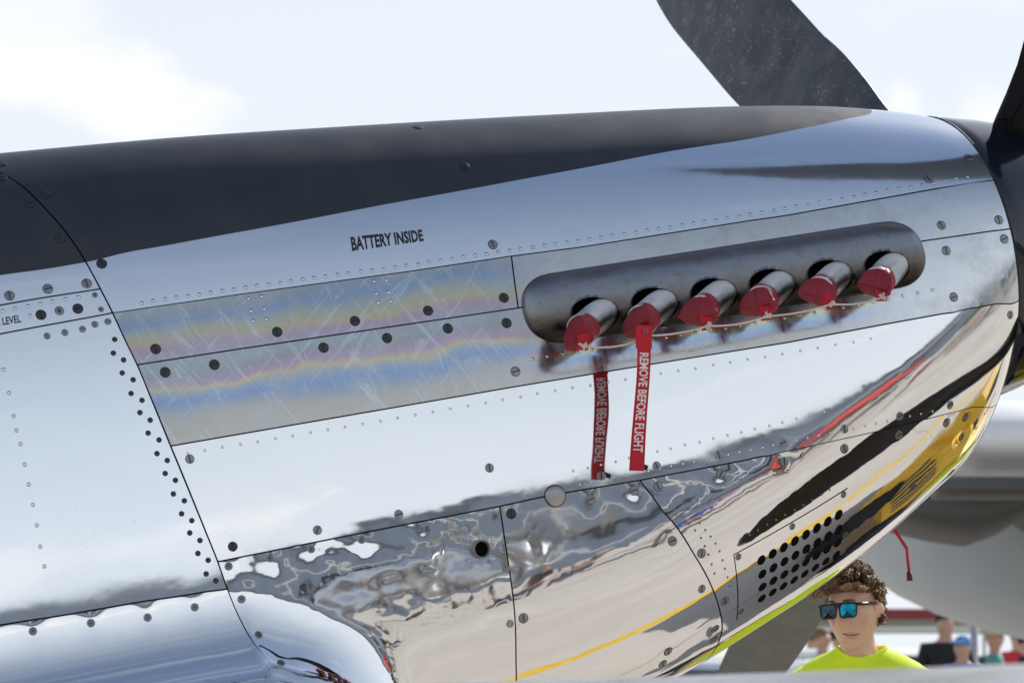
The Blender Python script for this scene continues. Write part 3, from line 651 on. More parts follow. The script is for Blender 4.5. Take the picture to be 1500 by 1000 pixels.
# ------------------------------------------------------------------ exhaust shroud, stubs, red covers
SX0, SX1, SZ, SH = .052, 1.186, .066, .090
def shroud_pt(x, b, h):            # x station, b -1..1 across, h height
    q = dz(x, SZ+b*SH); return S(*q)+N_(*q)*h
STX = [.232+.1655*i for i in range(6)]
def shroud():
    nx, nb = 420, 60; Q = []; 
    xs = np.linspace(0, 1, nx); bs = np.linspace(-1, 1, nb)
    BX, BB = np.meshgrid(xs, bs, indexing='ij')
    # map square to stadium
    ends_ = SH*1.05
    half = (SX1-SX0)/2; cx = (SX0+SX1)/2
    xx = cx + (BX*2-1)*(half-ends_*(1-np.sqrt(np.clip(1-np.abs(BB)**2.4, 0, 1))))
    zz_ = SZ+BB*SH
    # distance to rim
    de = np.minimum(np.minimum((xx-(cx-(half-ends_*(1-np.sqrt(np.clip(1-np.abs(BB)**2.4, 0, 1)))))), ((cx+(half-ends_*(1-np.sqrt(np.clip(1-np.abs(BB)**2.4, 0, 1)))))-xx))/ends_, 1)
    e = np.clip(de, 0, 1); prof = np.sqrt(np.clip(1-(1-e)**2.2, 0, 1)); prb = np.clip(1-np.abs(BB)**2.6, 0, 1)**.55
    h = .040*prof*prb + .0012
    zm, zt, n_ = [np.interp(xx, QX, t) for t in (T_zm, T_zt, T_n)]
    ph = np.degrees(np.arcsin(np.clip(np.clip((zz_-zm)/(zt-zm), 0, 1)**(n_/2), 0, 1)))
    # stub openings: pull nearest verts onto the ellipse, drop inner faces
    loc = np.stack([xx, zz_], -1); hole = np.full(xx.shape, 9.0)
    ca, sa = math.cos(-.15), math.sin(-.15)
    for sx in STX:
        dx, dzz = xx-(sx-.006), zz_-(.028); u = (dx*ca+dzz*sa)/.064; v = (-dx*sa+dzz*ca)/.040
        r = np.sqrt(u*u+v*v); near = (r > .86) & (r < 1.13)
        f = np.where(near, 1/np.maximum(r, .1), 1); uu, vv = u*f*.064, v*f*.040
        xx = np.where(near, sx-.006+uu*ca-vv*sa, xx); zz_ = np.where(near, .028+uu*sa+vv*ca, zz_); hole = np.minimum(hole, np.where(near, 1.0, r))
    zm, zt, n_ = [np.interp(xx, QX, t) for t in (T_zm, T_zt, T_n)]
    ph = np.degrees(np.arcsin(np.clip(np.clip((zz_-zm)/(zt-zm), 0, 1)**(n_/2), 0, 1)))
    p = S(xx, ph)+N_(xx, ph)*h[..., None]
    idx = np.arange(nx*nb).reshape(nx, nb); f = np.stack([idx[:-1, :-1], idx[1:, :-1], idx[1:, 1:], idx[:-1, 1:]], -1)
    hm = (hole[:-1, :-1]+hole[1:, :-1]+hole[1:, 1:]+hole[:-1, 1:])/4; mn = np.minimum(np.minimum(hole[:-1, :-1], hole[1:, :-1]), np.minimum(hole[1:, 1:], hole[:-1, 1:]))
    f = f[(mn >= .999)].reshape(-1, 4)
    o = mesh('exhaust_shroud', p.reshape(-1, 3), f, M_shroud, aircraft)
    # black sheet a little below stands in for the shade in the openings, and a rim lip
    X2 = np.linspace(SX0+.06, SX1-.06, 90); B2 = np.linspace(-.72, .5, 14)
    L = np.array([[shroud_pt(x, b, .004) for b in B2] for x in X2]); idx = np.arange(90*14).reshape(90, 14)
    mesh('opening_shade', L.reshape(-1, 3), np.stack([idx[:-1, :-1], idx[1:, :-1], idx[1:, 1:], idx[:-1, 1:]], -1).reshape(-1, 4), M_hole, o)
    th = np.linspace(0, 2*math.pi, 160, endpoint=False); R_ = []
    outl = []
    for a in th:
        c, s = math.cos(a), math.sin(a)
        x = cx + math.copysign(half-ends_, c) + ends_*math.copysign(abs(c)**.9, c); outl.append((x, math.copysign(abs(s)**.95, s)))
    return o
SHR = shroud()
STD = Vector((-.68, -.68, -.25)).normalized()
tabs = []
CAPROT = [-.75, -.35, .15, -.15, .55, .35]
for i, sx in enumerate(STX):
    q = dz(sx+.036, .040); b = Vector(S(*q)); d = STD.copy()
    side = d.cross(Vector((0, 0, 1))).normalized(); upv = side.cross(d)
    g = G(); n = 28
    def ring(c, ra, rb, tw=0.0): return [c+side*(ra*math.cos(2*math.pi*j/n+tw))+upv*(rb*math.sin(2*math.pi*j/n+tw)) for j in range(n)]
    cen = lambda s: b + d*s + Vector((.055, .03, .0))*max(0, (.075-s)/.14)**2
    L_ = .178
    g.loft([ring(cen(s), .0375, .0395) for s in np.linspace(-.05, L_-.012, 9)] + [ring(cen(L_-.010), .0392, .0412), ring(cen(L_), .0392, .0412)] + [ring(cen(L_), .034, .036), ring(cen(L_-.1), .034, .036)], caps=False)
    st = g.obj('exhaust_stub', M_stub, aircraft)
    # red cover: round mouth, pinched square end
    rot = CAPROT[i]; jr = random.Random(50+i); c0 = b+d*(L_-.024)
    sd = side*math.cos(rot)+upv*math.sin(rot); ud = upv*math.cos(rot)-side*math.sin(rot)
    def cring(s, sq, ra, rb, skew=0.0):
        out = []
        for j in range(40):
            a = 2*math.pi*j/40; ca, sa = math.cos(a), math.sin(a)
            m = (abs(ca)**(2+sq*6)+abs(sa)**(2+sq*6))**(-1/(2+sq*6))
            rr = .87*(1+.04*math.sin(2*a+i*1.7+s*40)+.022*math.sin(5*a+2*i-s*50))
            out.append(c0+d*(s+skew*ca)+sd*(ra*ca*m*rr)+ud*(rb*sa*m*rr))
        return out
    sk = jr.uniform(-.008, .008)
    rings = [cring(0, 0, .0425, .0440), cring(.001, 0, .0448, .0458), cring(.010, 0, .0455, .0462), cring(.022, .06, .0465, .0440, sk*.3), cring(.034, .3, .0480, .0370, sk*.6),
             cring(.045, .9, .0500, .0270, sk), cring(.054, 1.6, .0520, .0160, sk*1.3), cring(.060, 2.2, .0532, .0070, sk*1.6), cring(.065, 2.4, .0535, .0020, sk*1.8)]
    cp = empty('exhaust_cover', (0, 0, 0), (0, 0, 0), None, 'exhaust cover', 'red vinyl exhaust covers on the six stubs')
    cp.location = to_w(np.array(c0)); cp.rotation_euler = (0, -AP, 0)
    sub = lambda P_: [[p-c0 for p in r] for r in P_]
    g = G(); g.loft(sub(rings), caps=False); g.add([p-c0 for p in rings[-1]], [tuple(range(40))])
    mt = g.obj('cover', M_vinyl, cp)
    g = G(); g.tube([p-c0 for p in cring(.003, 0, .0452, .0462)]+[cring(.003, 0, .0452, .0462)[0]-c0], .0013, 5, False)
    g.obj('mouth_seam', M_web, mt)
    g = G(); mid = [(rings[k][10]-c0)+(rings[k][10]-rings[k][30]).normalized()*.0005 for k in range(2, 9)]
    g.tube(mid, .0012, 5); mid = [(rings[k][30]-c0) for k in range(2, 9)]; g.tube(mid, .0012, 5)
    g.obj('edge_seam', M_vinyl, mt)
    # webbing tab with grommet on the outer face
    tdn = (-upv*.62 - Vector((0, 1, 0))*.25 + side*0).normalized()
    tabc = c0 + d*.079 + (-upv)*.004 - Vector((0, 1, 0))*.012*1 + side*0.0
    face = Vector((-.25, -1, -.1)).normalized(); tx = (Vector((.9, 0, .15))-face*face.dot(Vector((.9, 0, .15)))).normalized(); ty = face.cross(tx)
    if ty.z > 0: ty = -ty
    tw_ = [.35, .1, .12, .15, -.35, .3][i]; tx2 = tx*math.cos(tw_)+ty*math.sin(tw_); ty2 = ty*math.cos(tw_)-tx*math.sin(tw_)
    # tab starts on the cover's outer end and hangs off it
    p0 = c0+d*.026+face*.036-upv*.004
    g = G(); hw = .0145; v = []
    for k in range(6):
        c = p0-c0 + ty2*(.042*k/5) + face*(.006*math.sin(k*.7)-.004*(k < 2)); v += [c-tx2*hw+face*.001, c+tx2*hw+face*.001, c+tx2*hw-face*.001, c-tx2*hw-face*.001]
    g.loft([v[k*4:k*4+4] for k in range(6)]); g.obj('webbing_tab', M_web, cp, smooth=False)
    gp = p0 + ty2*.031 + face*.0065
    g = G(); g.tube([gp-c0+(tx2*math.cos(a)+ty2*math.sin(a))*.0052 for a in np.linspace(0, 2*math.pi, 15)], .0018, 6, False)
    g.obj('grommet', M_pipe, cp)
    tabs.append(gp+face*.004)
    cp['label'] = ['red vinyl exhaust cover on the rearmost stub, pointing down left', 'red vinyl exhaust cover above the hanging warning ribbon, second from left', 'red vinyl exhaust cover third from the left, right of the ribbon',
                   'red vinyl exhaust cover three stubs back from the propeller', 'red vinyl exhaust cover with a pointed lower corner, next to the foremost one', 'red vinyl exhaust cover on the foremost stub, at the round front end of the shroud'][i]
# white cord through the tabs with knots, ribbon hanging from it
cord = empty('tie_cord', tuple(to_w(np.array(tabs[0]))), (0, -AP, 0), 'thin white cord with knots linking all the red exhaust covers', 'cord')
g = G(); pts = []
for i in range(5):
    a, b = tabs[i], tabs[i+1]
    for k in range(8): t = k/8; pts.append(a.lerp(b, t)+Vector((0, -.003, -[.014, .006, .008, .006, .008][i]*4*t*(1-t)))-tabs[0])
pts.append(tabs[-1]-tabs[0]); g.tube(pts, .0024, 8); cm = g.obj('cord', M_cord, cord)
for i, tp in enumerate(tabs):
    g = G(); c = tp-tabs[0]; jr = random.Random(i)
    for k in range(7):
        v = Vector((jr.uniform(-1, 1), jr.uniform(-1, .3), jr.uniform(-1, 1))).normalized()
        g.tube([c+v*.002, c+v*.007+Vector((jr.uniform(-.004, .004), 0, jr.uniform(-.004, .004))), c+v*jr.uniform(.009, .014)], [.0034, .0032, .0018], 7)
    g.ell(c, (.0058, .0058, .0052), 10, 7); g.obj('knot', M_cord, cord)
rp = tabs[1]+Vector((-.012, -.010, .018)); rw = to_w(np.array(rp))
rib = empty('warning_ribbon', tuple(rw), (0, 0, R(-1)), 'long red ribbon lettered REMOVE BEFORE FLIGHT hanging from the second exhaust cover', 'ribbon')
RL, RW_ = .352, .0365
def rib_p(u, v, off=0.0):           # u along -.5...5 across, v 0..1 down
    return (u*RW_*(1+.04*v)-.016*v+.004*math.sin(v*5), -.002*math.sin(v*9)+u*.006*math.sin(v*4)-off+.012*v*0, -v*RL)
g = G(); nv_ = 40; v = []
for s_ in (0.0, .0014):
    for j in range(nv_+1):
        for i in range(5): v.append(rib_p(i/4-.5, j/nv_, s_*1))
f = []
for s_ in range(2):
    for j in range(nv_):
        for i in range(4):
            a = s_*(nv_+1)*5+j*5+i; f.append((a, a+1, a+6, a+5) if s_ == 0 else (a, a+5, a+6, a+1))
k_ = (nv_+1)*5
for j in range(nv_):
    f += [(j*5, j*5+5, k_+j*5+5, k_+j*5), (j*5+4, k_+j*5+4, k_+j*5+9, j*5+9)]
g.add(v, f); g.obj('ribbon', M_web, rib)
g = G(); g.box((0, -.0026, -.020), (RW_*1.16, .004, .058), bev=.001); g.tube([(.004*0+math.cos(a)*.005+.004, -.006, -.006+math.sin(a)*.005) for a in np.linspace(0, 6.283, 14)], .0017, 6, False, mi=1); g.obj('sewn_loop', [M_web, M_pipe], rib, smooth=False)
v, f = text_mesh('REMOVE BEFORE FLIGHT', .022, 1.0)
for s_, nm in ((1, 'printed_lettering'), (-1, 'printed_lettering')):
    vv = []
    for a, b in v:
        u = (b-.5)*.68; w_ = .17+.70*a
        p = rib_p(u if s_ > 0 else -u, w_, .0019 if s_ > 0 else -.0006); vv.append(p)
    mesh(nm, vv, f, M_white, rib, smooth=False)
g = G(); g.box((.016-.016, .006, -RL+.012), (.026, .0012, .013), rot=(0, .35, 0)); g.obj('loose_end', M_slot, rib, smooth=False)

# ------------------------------------------------------------------ spinner and propeller
def revolve(prof, n=72, c=(0, 0, .04)):
    return [[(x+c[0], c[1]-r*math.sin(2*math.pi*j/n), c[2]+r*math.cos(2*math.pi*j/n)) for j in range(n)] for x, r in prof]
g = G(); g.loft(revolve([(1.44, .395), (1.456, .402), (1.459, .404), (1.5, .398), (1.58, .383), (1.66, .362), (1.75, .333), (1.85, .292), (1.95, .243), (2.05, .186), (2.13, .13), (2.2, .07), (2.235, .02)]))
spin = g.obj('spinner', M_spin, aircraft)
g = G(); g.loft(revolve([(1.4525, .398), (1.4525, .4075), (1.4575, .4075), (1.4575, .398)]), caps=False); g.obj('spinner_gap_ring', M_dark, aircraft)
HUB = Vector((1.60, 0, .04))
def blade(psi, m, label, beta0=0.0, sc=1.0, ch=None, sh=(.02, .26), shx=(.4, .9)):
    """psi: angle from straight up towards the far side (+y)"""
    rad = Vector((0, math.sin(psi), math.cos(psi))); tan = Vector((0, -math.cos(psi), math.sin(psi))); axl = Vector((1, 0, 0))
    rs = [.26, .34, .42, .5, .6, .72, .85, 1.0, 1.15, 1.3, 1.42, 1.52, 1.6, 1.64]
    ch = ch or [.15, .15, .155, .165, .19, .25, .30, .335, .36, .36, .33, .28, .20, .10]
    th = [.14, .14, .115, .085, .065, .052, .045, .038, .032, .027, .023, .02, .016, .01]
    q = np.linspace(.26, 1.64, 60); cq_, tq = hermite(rs, ch, q), hermite(rs, th, q)
    rings = []
    for r, c, t in zip(q, cq_, tq):
        be = R(float(hermite([.26, .4, .6, .8, 1.0, 1.3, 1.64], [66, 62, 54, 47, 41, 34, 28], np.array([r]))[0])+beta0)
        e = tan*math.cos(be)+axl*math.sin(be); nn = axl*math.cos(be)-tan*math.sin(be)
        r0 = r; r = .26+(r-.26)*(1.64*sc-.26)/1.38; ring = []
        for j in range(32):
            a = 2*math.pi*j/32; u = math.cos(a); w = math.sin(a)
            tk = t*(1 if r0 < .4 else (1-.35*(u < 0)*abs(u)))
            ring.append(HUB+rad*r+e*(c*(.5*u-np.interp(r0, shx, sh)))+nn*(tk/2*(w if w > 0 else w*.45)*(1-.3*abs(u)**3)))
        rings.append(ring)
    g = G(); g.loft(rings); o = g.obj('propeller_blade', m, aircraft); o['label'] = label
    g = G(); g.tube([HUB+rad*.24, HUB+rad*.30, HUB+rad*.345], [.115, .105, .098], 28); g.obj('blade_cuff', M_spin, o); return o
blade(R(51), M_blade, 'weathered dark grey blade rising behind the nose', 0, 1.35, [.15, .15, .155, .165, .19, .26, .325, .34, .342, .345, .33, .28, .20, .10])
blade(R(-24), M_blade2, 'glossy black blade at the right edge', 0, 1.65, [.15, .15, .155, .18, .24, .32, .38, .39, .39, .38, .35, .3, .2, .1], (-.35, -.5, -.72, -.9, -1.0), (.28, .33, .38, .43, .5))
blade(R(-136), M_blade2, None, 0, 1.3)
blade(R(119), M_gblade, 'matte grey blade reaching below the nose', 92, 1.65, [.15, .15, .155, .165, .17, .19, .21, .225, .23, .23, .22, .2, .16, .08], (.0, -.05))

# ------------------------------------------------------------------ wing
WX, WZ, WD = -.75, -.838, R(2.45)
def airfoil(c, t, n=40):
    out = []
    for k in range(n):
        a = 2*math.pi*k/n; x = .5*(1+math.cos(a)); y = 5*t*(.2969*math.sqrt(x)-.126*x-.3516*x**2+.2843*x**3-.1036*x**4)
        out.append((-x*c, (y*1.0 if a < math.pi else -y*.8)*c))
    return out
for sgn in (-1, 1):
    g = G(); rings = []
    for y in np.concatenate([np.linspace(.35, 5.2, 40), [5.35, 5.45, 5.5]]):
        c = np.interp(y, [.35, .9, 5.2, 5.35, 5.45, 5.5], [2.9, 2.6, 1.45, 1.3, 1.0, .5]); t = np.interp(y, [.35, 5.5], [.15, .11])
        xl = WX-.055*(y-.45)-(.0 if y < 5.2 else (1.45-c)*.4); zl = WZ+math.tan(WD)*(y-.45)
        rings.append([(xl+a, sgn*y, zl+b) for a, b in airfoil(c, t)])
    g.loft(rings); w = g.obj('wing', M_wing, aircraft)

# ------------------------------------------------------------------ ground and painted line
def ground_mat():
    m, t = mat('pale_concrete')
    n = t.noise(t.tc, .35, 7, .6); n2 = t.noise(t.tc, 14, 5, .65); st = t.noise(t.mapping(t.tc, scale=(.3, 2.2, 1)), 1.1, 5, .6)
    c = t.mix(t.range(n, .3, .7), (.43, .385, .335, 1), (.52, .475, .42, 1))
    c = t.mix(t.range(n2, .45, .75, 0, .35), c, (.33, .30, .27, 1)); c = t.mix(t.range(st, .6, .8, 0, .3), c, (.28, .26, .24, 1))
    br = t.add('ShaderNodeTexBrick', dict(offset=0), Vector=t.tc, Scale=1.0, Color1=(1, 1, 1, 1), Color2=(.95, .95, .95, 1), Mortar=(.35, .33, .31, 1), Mortar_Size=.012, Brick_Width=6.0, Row_Height=6.0)
    c = t.mix(1.0, c, br.outputs[0], 'MULTIPLY')
    t.put(t.b, 'Base_Color', c); t.put(t.b, 'Roughness', .85); return m
g = G(); g.add([(-900, -900, 0), (900, -900, 0), (900, 900, 0), (-900, 900, 0)], [(0, 1, 2, 3)])
tag(g.obj('ground', ground_mat(), smooth=False), kind='structure')
M_ypaint = plain('yellow_marking', (.62, .40, .03), .7, var=.2)
g = G(); k = 60
yl = lambda x: -1.55+.01*x
g.add([(x, yl(x)+d, .004) for x in np.linspace(-3, 26, k) for d in (-.09, .09)], [(2*i, 2*i+2, 2*i+3, 2*i+1) for i in range(k-1)])
tag(g.obj('taxi_line', M_ypaint, smooth=False), kind='structure')
M_grass = plain('grass_blades', (.10, .15, .025), .8, var=.4, scale=.5)
g = G(); g.add([(-300, 55, .006), (400, 40, .006), (400, 300, .006), (-300, 300, .006)], [(0, 1, 2, 3)])
tag(g.obj('grass_field', M_grass, smooth=False), kind='structure')
g = G(); g.add([(-300, -75, .006), (400, -75, .006), (400, -300, .006), (-300, -300, .006)], [(0, 3, 2, 1)])
tag(g.obj('grass_field', M_grass, smooth=False), kind='structure')

# ------------------------------------------------------------------ people
def skin_mesh(name, verts, edges, radii, sub=2):
    me = bpy.data.meshes.new(name); me.from_pydata(verts, edges, [])
    o = bpy.data.objects.new(name, me); COL.objects.link(o)
    md = o.modifiers.new('s', 'SKIN'); md.use_smooth_shade = True
    for i, r in enumerate(radii): me.skin_vertices[0].data[i].radius = r if isinstance(r, tuple) else (r, r)
    me.skin_vertices[0].data[0].use_root = True
    o.modifiers.new('u', 'SUBSURF').levels = sub
    dg = bpy.context.evaluated_depsgraph_get(); dg.update()
    r = bpy.data.meshes.new_from_object(o.evaluated_get(dg)); r.name = name
    bpy.data.objects.remove(o); r.polygons.foreach_set('use_smooth', [True]*len(r.polygons)); return r
def body_parts(arms=.0, stride=.12):
    """standing adult 1.74 m facing -Y; returns meshes: body (skin), shirt, trousers"""
    v = [(0, 0, .98), (0, .01, 1.18), (0, 0, 1.38), (0, 0, 1.47), (0, -.006, 1.525), (0, -.012, 1.605), (0, -.005, 1.69)]
    r = [(.135, .10), (.12, .095), (.135, .095), (.075, .06), (.056, .056), (.098, .118), (.080, .098)]
    e = [(0, 1), (1, 2), (2, 3), (3, 4), (4, 5), (5, 6)]
    for s in (-1, 1):
        b = len(v); f = -s*stride
        v += [(s*.17, 0, 1.405), (s*.225, .02, 1.14), (s*(.235-arms*.1), -.07-arms*.16, .92+arms*.18), (s*(.23-arms*.14), -.10-arms*.2, .83+arms*.28)]
        r += [.058, .042, .030, (.032, .022)]; e += [(2, b), (b, b+1), (b+1, b+2), (b+2, b+3)]
        c = len(v)
        v += [(s*.10, 0, .88), (s*.105, f*.5-.015, .50), (s*.11, f, .09), (s*.12, f-.13, .035)]
        r += [.092, .062, .045, (.042, .032)]; e += [(0, c), (c, c+1), (c+1, c+2), (c+2, c+3)]
    body = skin_mesh('body', v, e, r)
    v = [(0, 0, .93), (0, .005, 1.18), (0, 0, 1.37), (0, 0, 1.455)]; r = [(.165, .125), (.155, .12), (.165, .12), (.095, .08)]; e = [(0, 1), (1, 2), (2, 3)]
    for s in (-1, 1):
        b = len(v); v += [(s*.185, 0, 1.395), (s*.215, .012, 1.19)]; r += [.080, .075]; e += [(2, b), (b, b+1)]
    shirt = skin_mesh('shirt', v, e, r)
    v = [(0, 0, .97)]; r = [(.150, .118)]; e = []
    for s in (-1, 1):
        f = -s*stride; b = len(v); v += [(s*.105, 0, .86), (s*.107, f*.5-.015, .50), (s*.11, f, .12)]; r += [.108, .080, .068]; e += [(0, b), (b, b+1), (b+1, b+2)]
    trou = skin_mesh('trousers', v, e, r)
    return body, shirt, trou
BP = [body_parts(.0, .10), body_parts(.8, .04)]
g = G(); g.ell((0, .022, 1.672), (.090, .100, .088), 18, 12); HAIR = g.obj('hair', M_dark); hair_me = HAIR.data; bpy.data.objects.remove(HAIR)
g = G(); g.ell((0, .0, 1.69), (.088, .105, .075), 18, 10); rr = lambda a, z: [(a*.95*math.cos(2*math.pi*j/24), a*1.05*math.sin(2*math.pi*j/24), z) for j in range(24)]
g.loft([rr(.085, 1.685), rr(.165, 1.668), rr(.165, 1.663), rr(.085, 1.675)], caps=False); HT = g.obj('hat', M_dark); hat_me = HT.data; bpy.data.objects.remove(HT)
g = G(); g.ell((0, .005, 1.685), (.085, .103, .078), 18, 10); g.box((0, -.125, 1.69), (.13, .11, .012), rot=(.15, 0, 0), bev=.004); HT = g.obj('cap', M_dark); cap_me = HT.data; bpy.data.objects.remove(HT)
CM = {}
def cmat(col):
    k = tuple(round(c, 3) for c in col)
    if k not in CM: CM[k] = plain('cloth', col, .85, var=.15, scale=6, bump=.002, bscale=25)
    return CM[k]
M_skins = [plain('skin_tone', c, .5, var=.06) for c in ((.50, .30, .21), (.36, .20, .13), (.58, .36, .27))]
def person(x, y, face, shirt, trousers, head='hair', hcol=(.05, .03, .02), h=1.0, pose=0, label=None, group=None, skin=0, z=0):
    """face: world direction (dx, dy) the person looks to"""
    rz = math.atan2(face[0], -face[1]) if True else 0
    t = empty('person', (x, y, z), (0, 0, rz), label, 'person', group); t.scale = (h, h, h)
    b, s_, tr = BP[pose]
    for nm, me, m in (('body', b, M_skins[skin]), ('shirt', s_, cmat(shirt)), ('trousers', tr, cmat(trousers)), (head, {'hair': hair_me, 'hat': hat_me, 'cap': cap_me}[head], cmat(hcol))):
        o = from_mesh(nm, me, t)
        if not me.materials: me.materials.append(m)
        o.material_slots[0].link = 'OBJECT'; o.material_slots[0].material = m
    return t

# young man behind the nose: detailed head, sunglasses, curly hair, hi-vis T-shirt
MD = 9.75
mw = at_d((1250, 889), MD)             # eye line
def skin_mat():
    m, t = mat('face_skin')
    s = t.add('ShaderNodeSeparateXYZ', Vector=t.tc); X, Y, Z = s.outputs
    n = t.noise(t.tc, 35, 5, .6); c = t.mix(n, (.72, .44, .315, 1), (.80, .52, .385, 1))
    def blob(cx, cz, sx, sz):
        a = t.math('POWER', t.math('DIVIDE', t.math('SUBTRACT', X, cx), sx), 2.0); b = t.math('POWER', t.math('DIVIDE', t.math('SUBTRACT', Z, cz), sz), 2.0)
        return t.math('MULTIPLY', t.math('POWER', 2.718, t.math('MULTIPLY', t.math('ADD', a, b), -1.0)), t.range(Y, -.05, -.07, 0, 1))
    c = t.mix(t.math('MULTIPLY', t.math('ADD', blob(.05, -.028, .022, .022), blob(-.05, -.028, .022, .022)), .55), c, (.60, .20, .14, 1))
    c = t.mix(t.math('MULTIPLY', t.math('ADD', blob(0, -.0612, .019, .0040), blob(0, -.0735, .017, .0045)), .6), c, (.45, .16, .13, 1))
    smile = t.math('ADD', Z, t.math('MULTIPLY', t.math('MULTIPLY', X, X), -9.0))
    c = t.mix(t.math('MULTIPLY', t.range(t.math('ABSOLUTE', t.math('ADD', smile, .0668)), .0028, .0008, 0, 1), t.math('MULTIPLY', t.range(t.math('ABSOLUTE', X), .027, .022, 0, 1), t.range(Y, -.05, -.07, 0, 1))), c, (.10, .03, .025, 1))
    c = t.mix(t.math('MULTIPLY', blob(0, -.034, .012, .012), .3), c, (.60, .22, .16, 1))
    t.put(t.b, 'Base_Color', c); t.put(t.b, 'Roughness', .46); t.put(t.b, 'Subsurface_Weight', .12); t.put(t.b, 'Subsurface_Radius', (.01, .004, .002)); t.put(t.b, 'Subsurface_Scale', .6)
    bp = t.add('ShaderNodeBump', Strength=.6, Distance=.0006, Height=t.noise(t.tc, 220, 3)); t.put(t.b, 'Normal', bp.outputs[0]); return m
M_face = skin_mat()
def head_grid(nu=72, nv=60):
    V = []
    for i in range(nv+1):
        th = math.pi*i/nv
        for j in range(nu):
            a = 2*math.pi*j/nu; d = np.array([math.sin(th)*math.sin(a), -math.sin(th)*math.cos(a), math.cos(th)])
            x, y, z = d*np.array([.0755, .097, .118])
            if z < 0:
                k = (-z/.118); x *= 1-.30*k**1.4; y = y*(1-.10*k) - .018*k*k*(1 if y < 0 else .3)
                if y > 0: y *= 1-.35*k
            if y < 0: x *= 1-.06*abs(y)/.097
            fr = max(0, -d[1])**.7
            G2 = lambda cx, cz, sx, sz: math.exp(-((x-cx)/sx)**2-((z-cz)/sz)**2)
            if fr > 0:
                dy = .0
                dy += .015*G2(0, .006, .0095, .022)+.021*G2(0, -.024, .0135, .014)+.006*(G2(.013, -.030, .008, .008)+G2(-.013, -.030, .008, .008))
                dy += .0055*G2(0, .040, .05, .011)-.0075*(G2(.031, .018, .016, .011)+G2(-.031, .018, .016, .011))
                dy += .0045*(G2(.048, -.018, .018, .018)+G2(-.048, -.018, .018, .018))
                dy += .0062*G2(0, -.0605, .021, .0055)+.0068*G2(0, -.0745, .019, .0065)-.004*G2(0, -.0672, .024, .0022)
                dy += .010*G2(0, -.100, .020, .014)-.003*G2(0, -.086, .02, .006)
                dy += -.002*(G2(.026, -.066, .006, .01)+G2(-.026, -.066, .006, .01))
                y -= dy*fr
            V.append((x, y, z))
    F = [(i*nu+j, (i+1)*nu+j, (i+1)*nu+(j+1) % nu, i*nu+(j+1) % nu) for i in range(nv) for j in range(nu)]
    return V, F
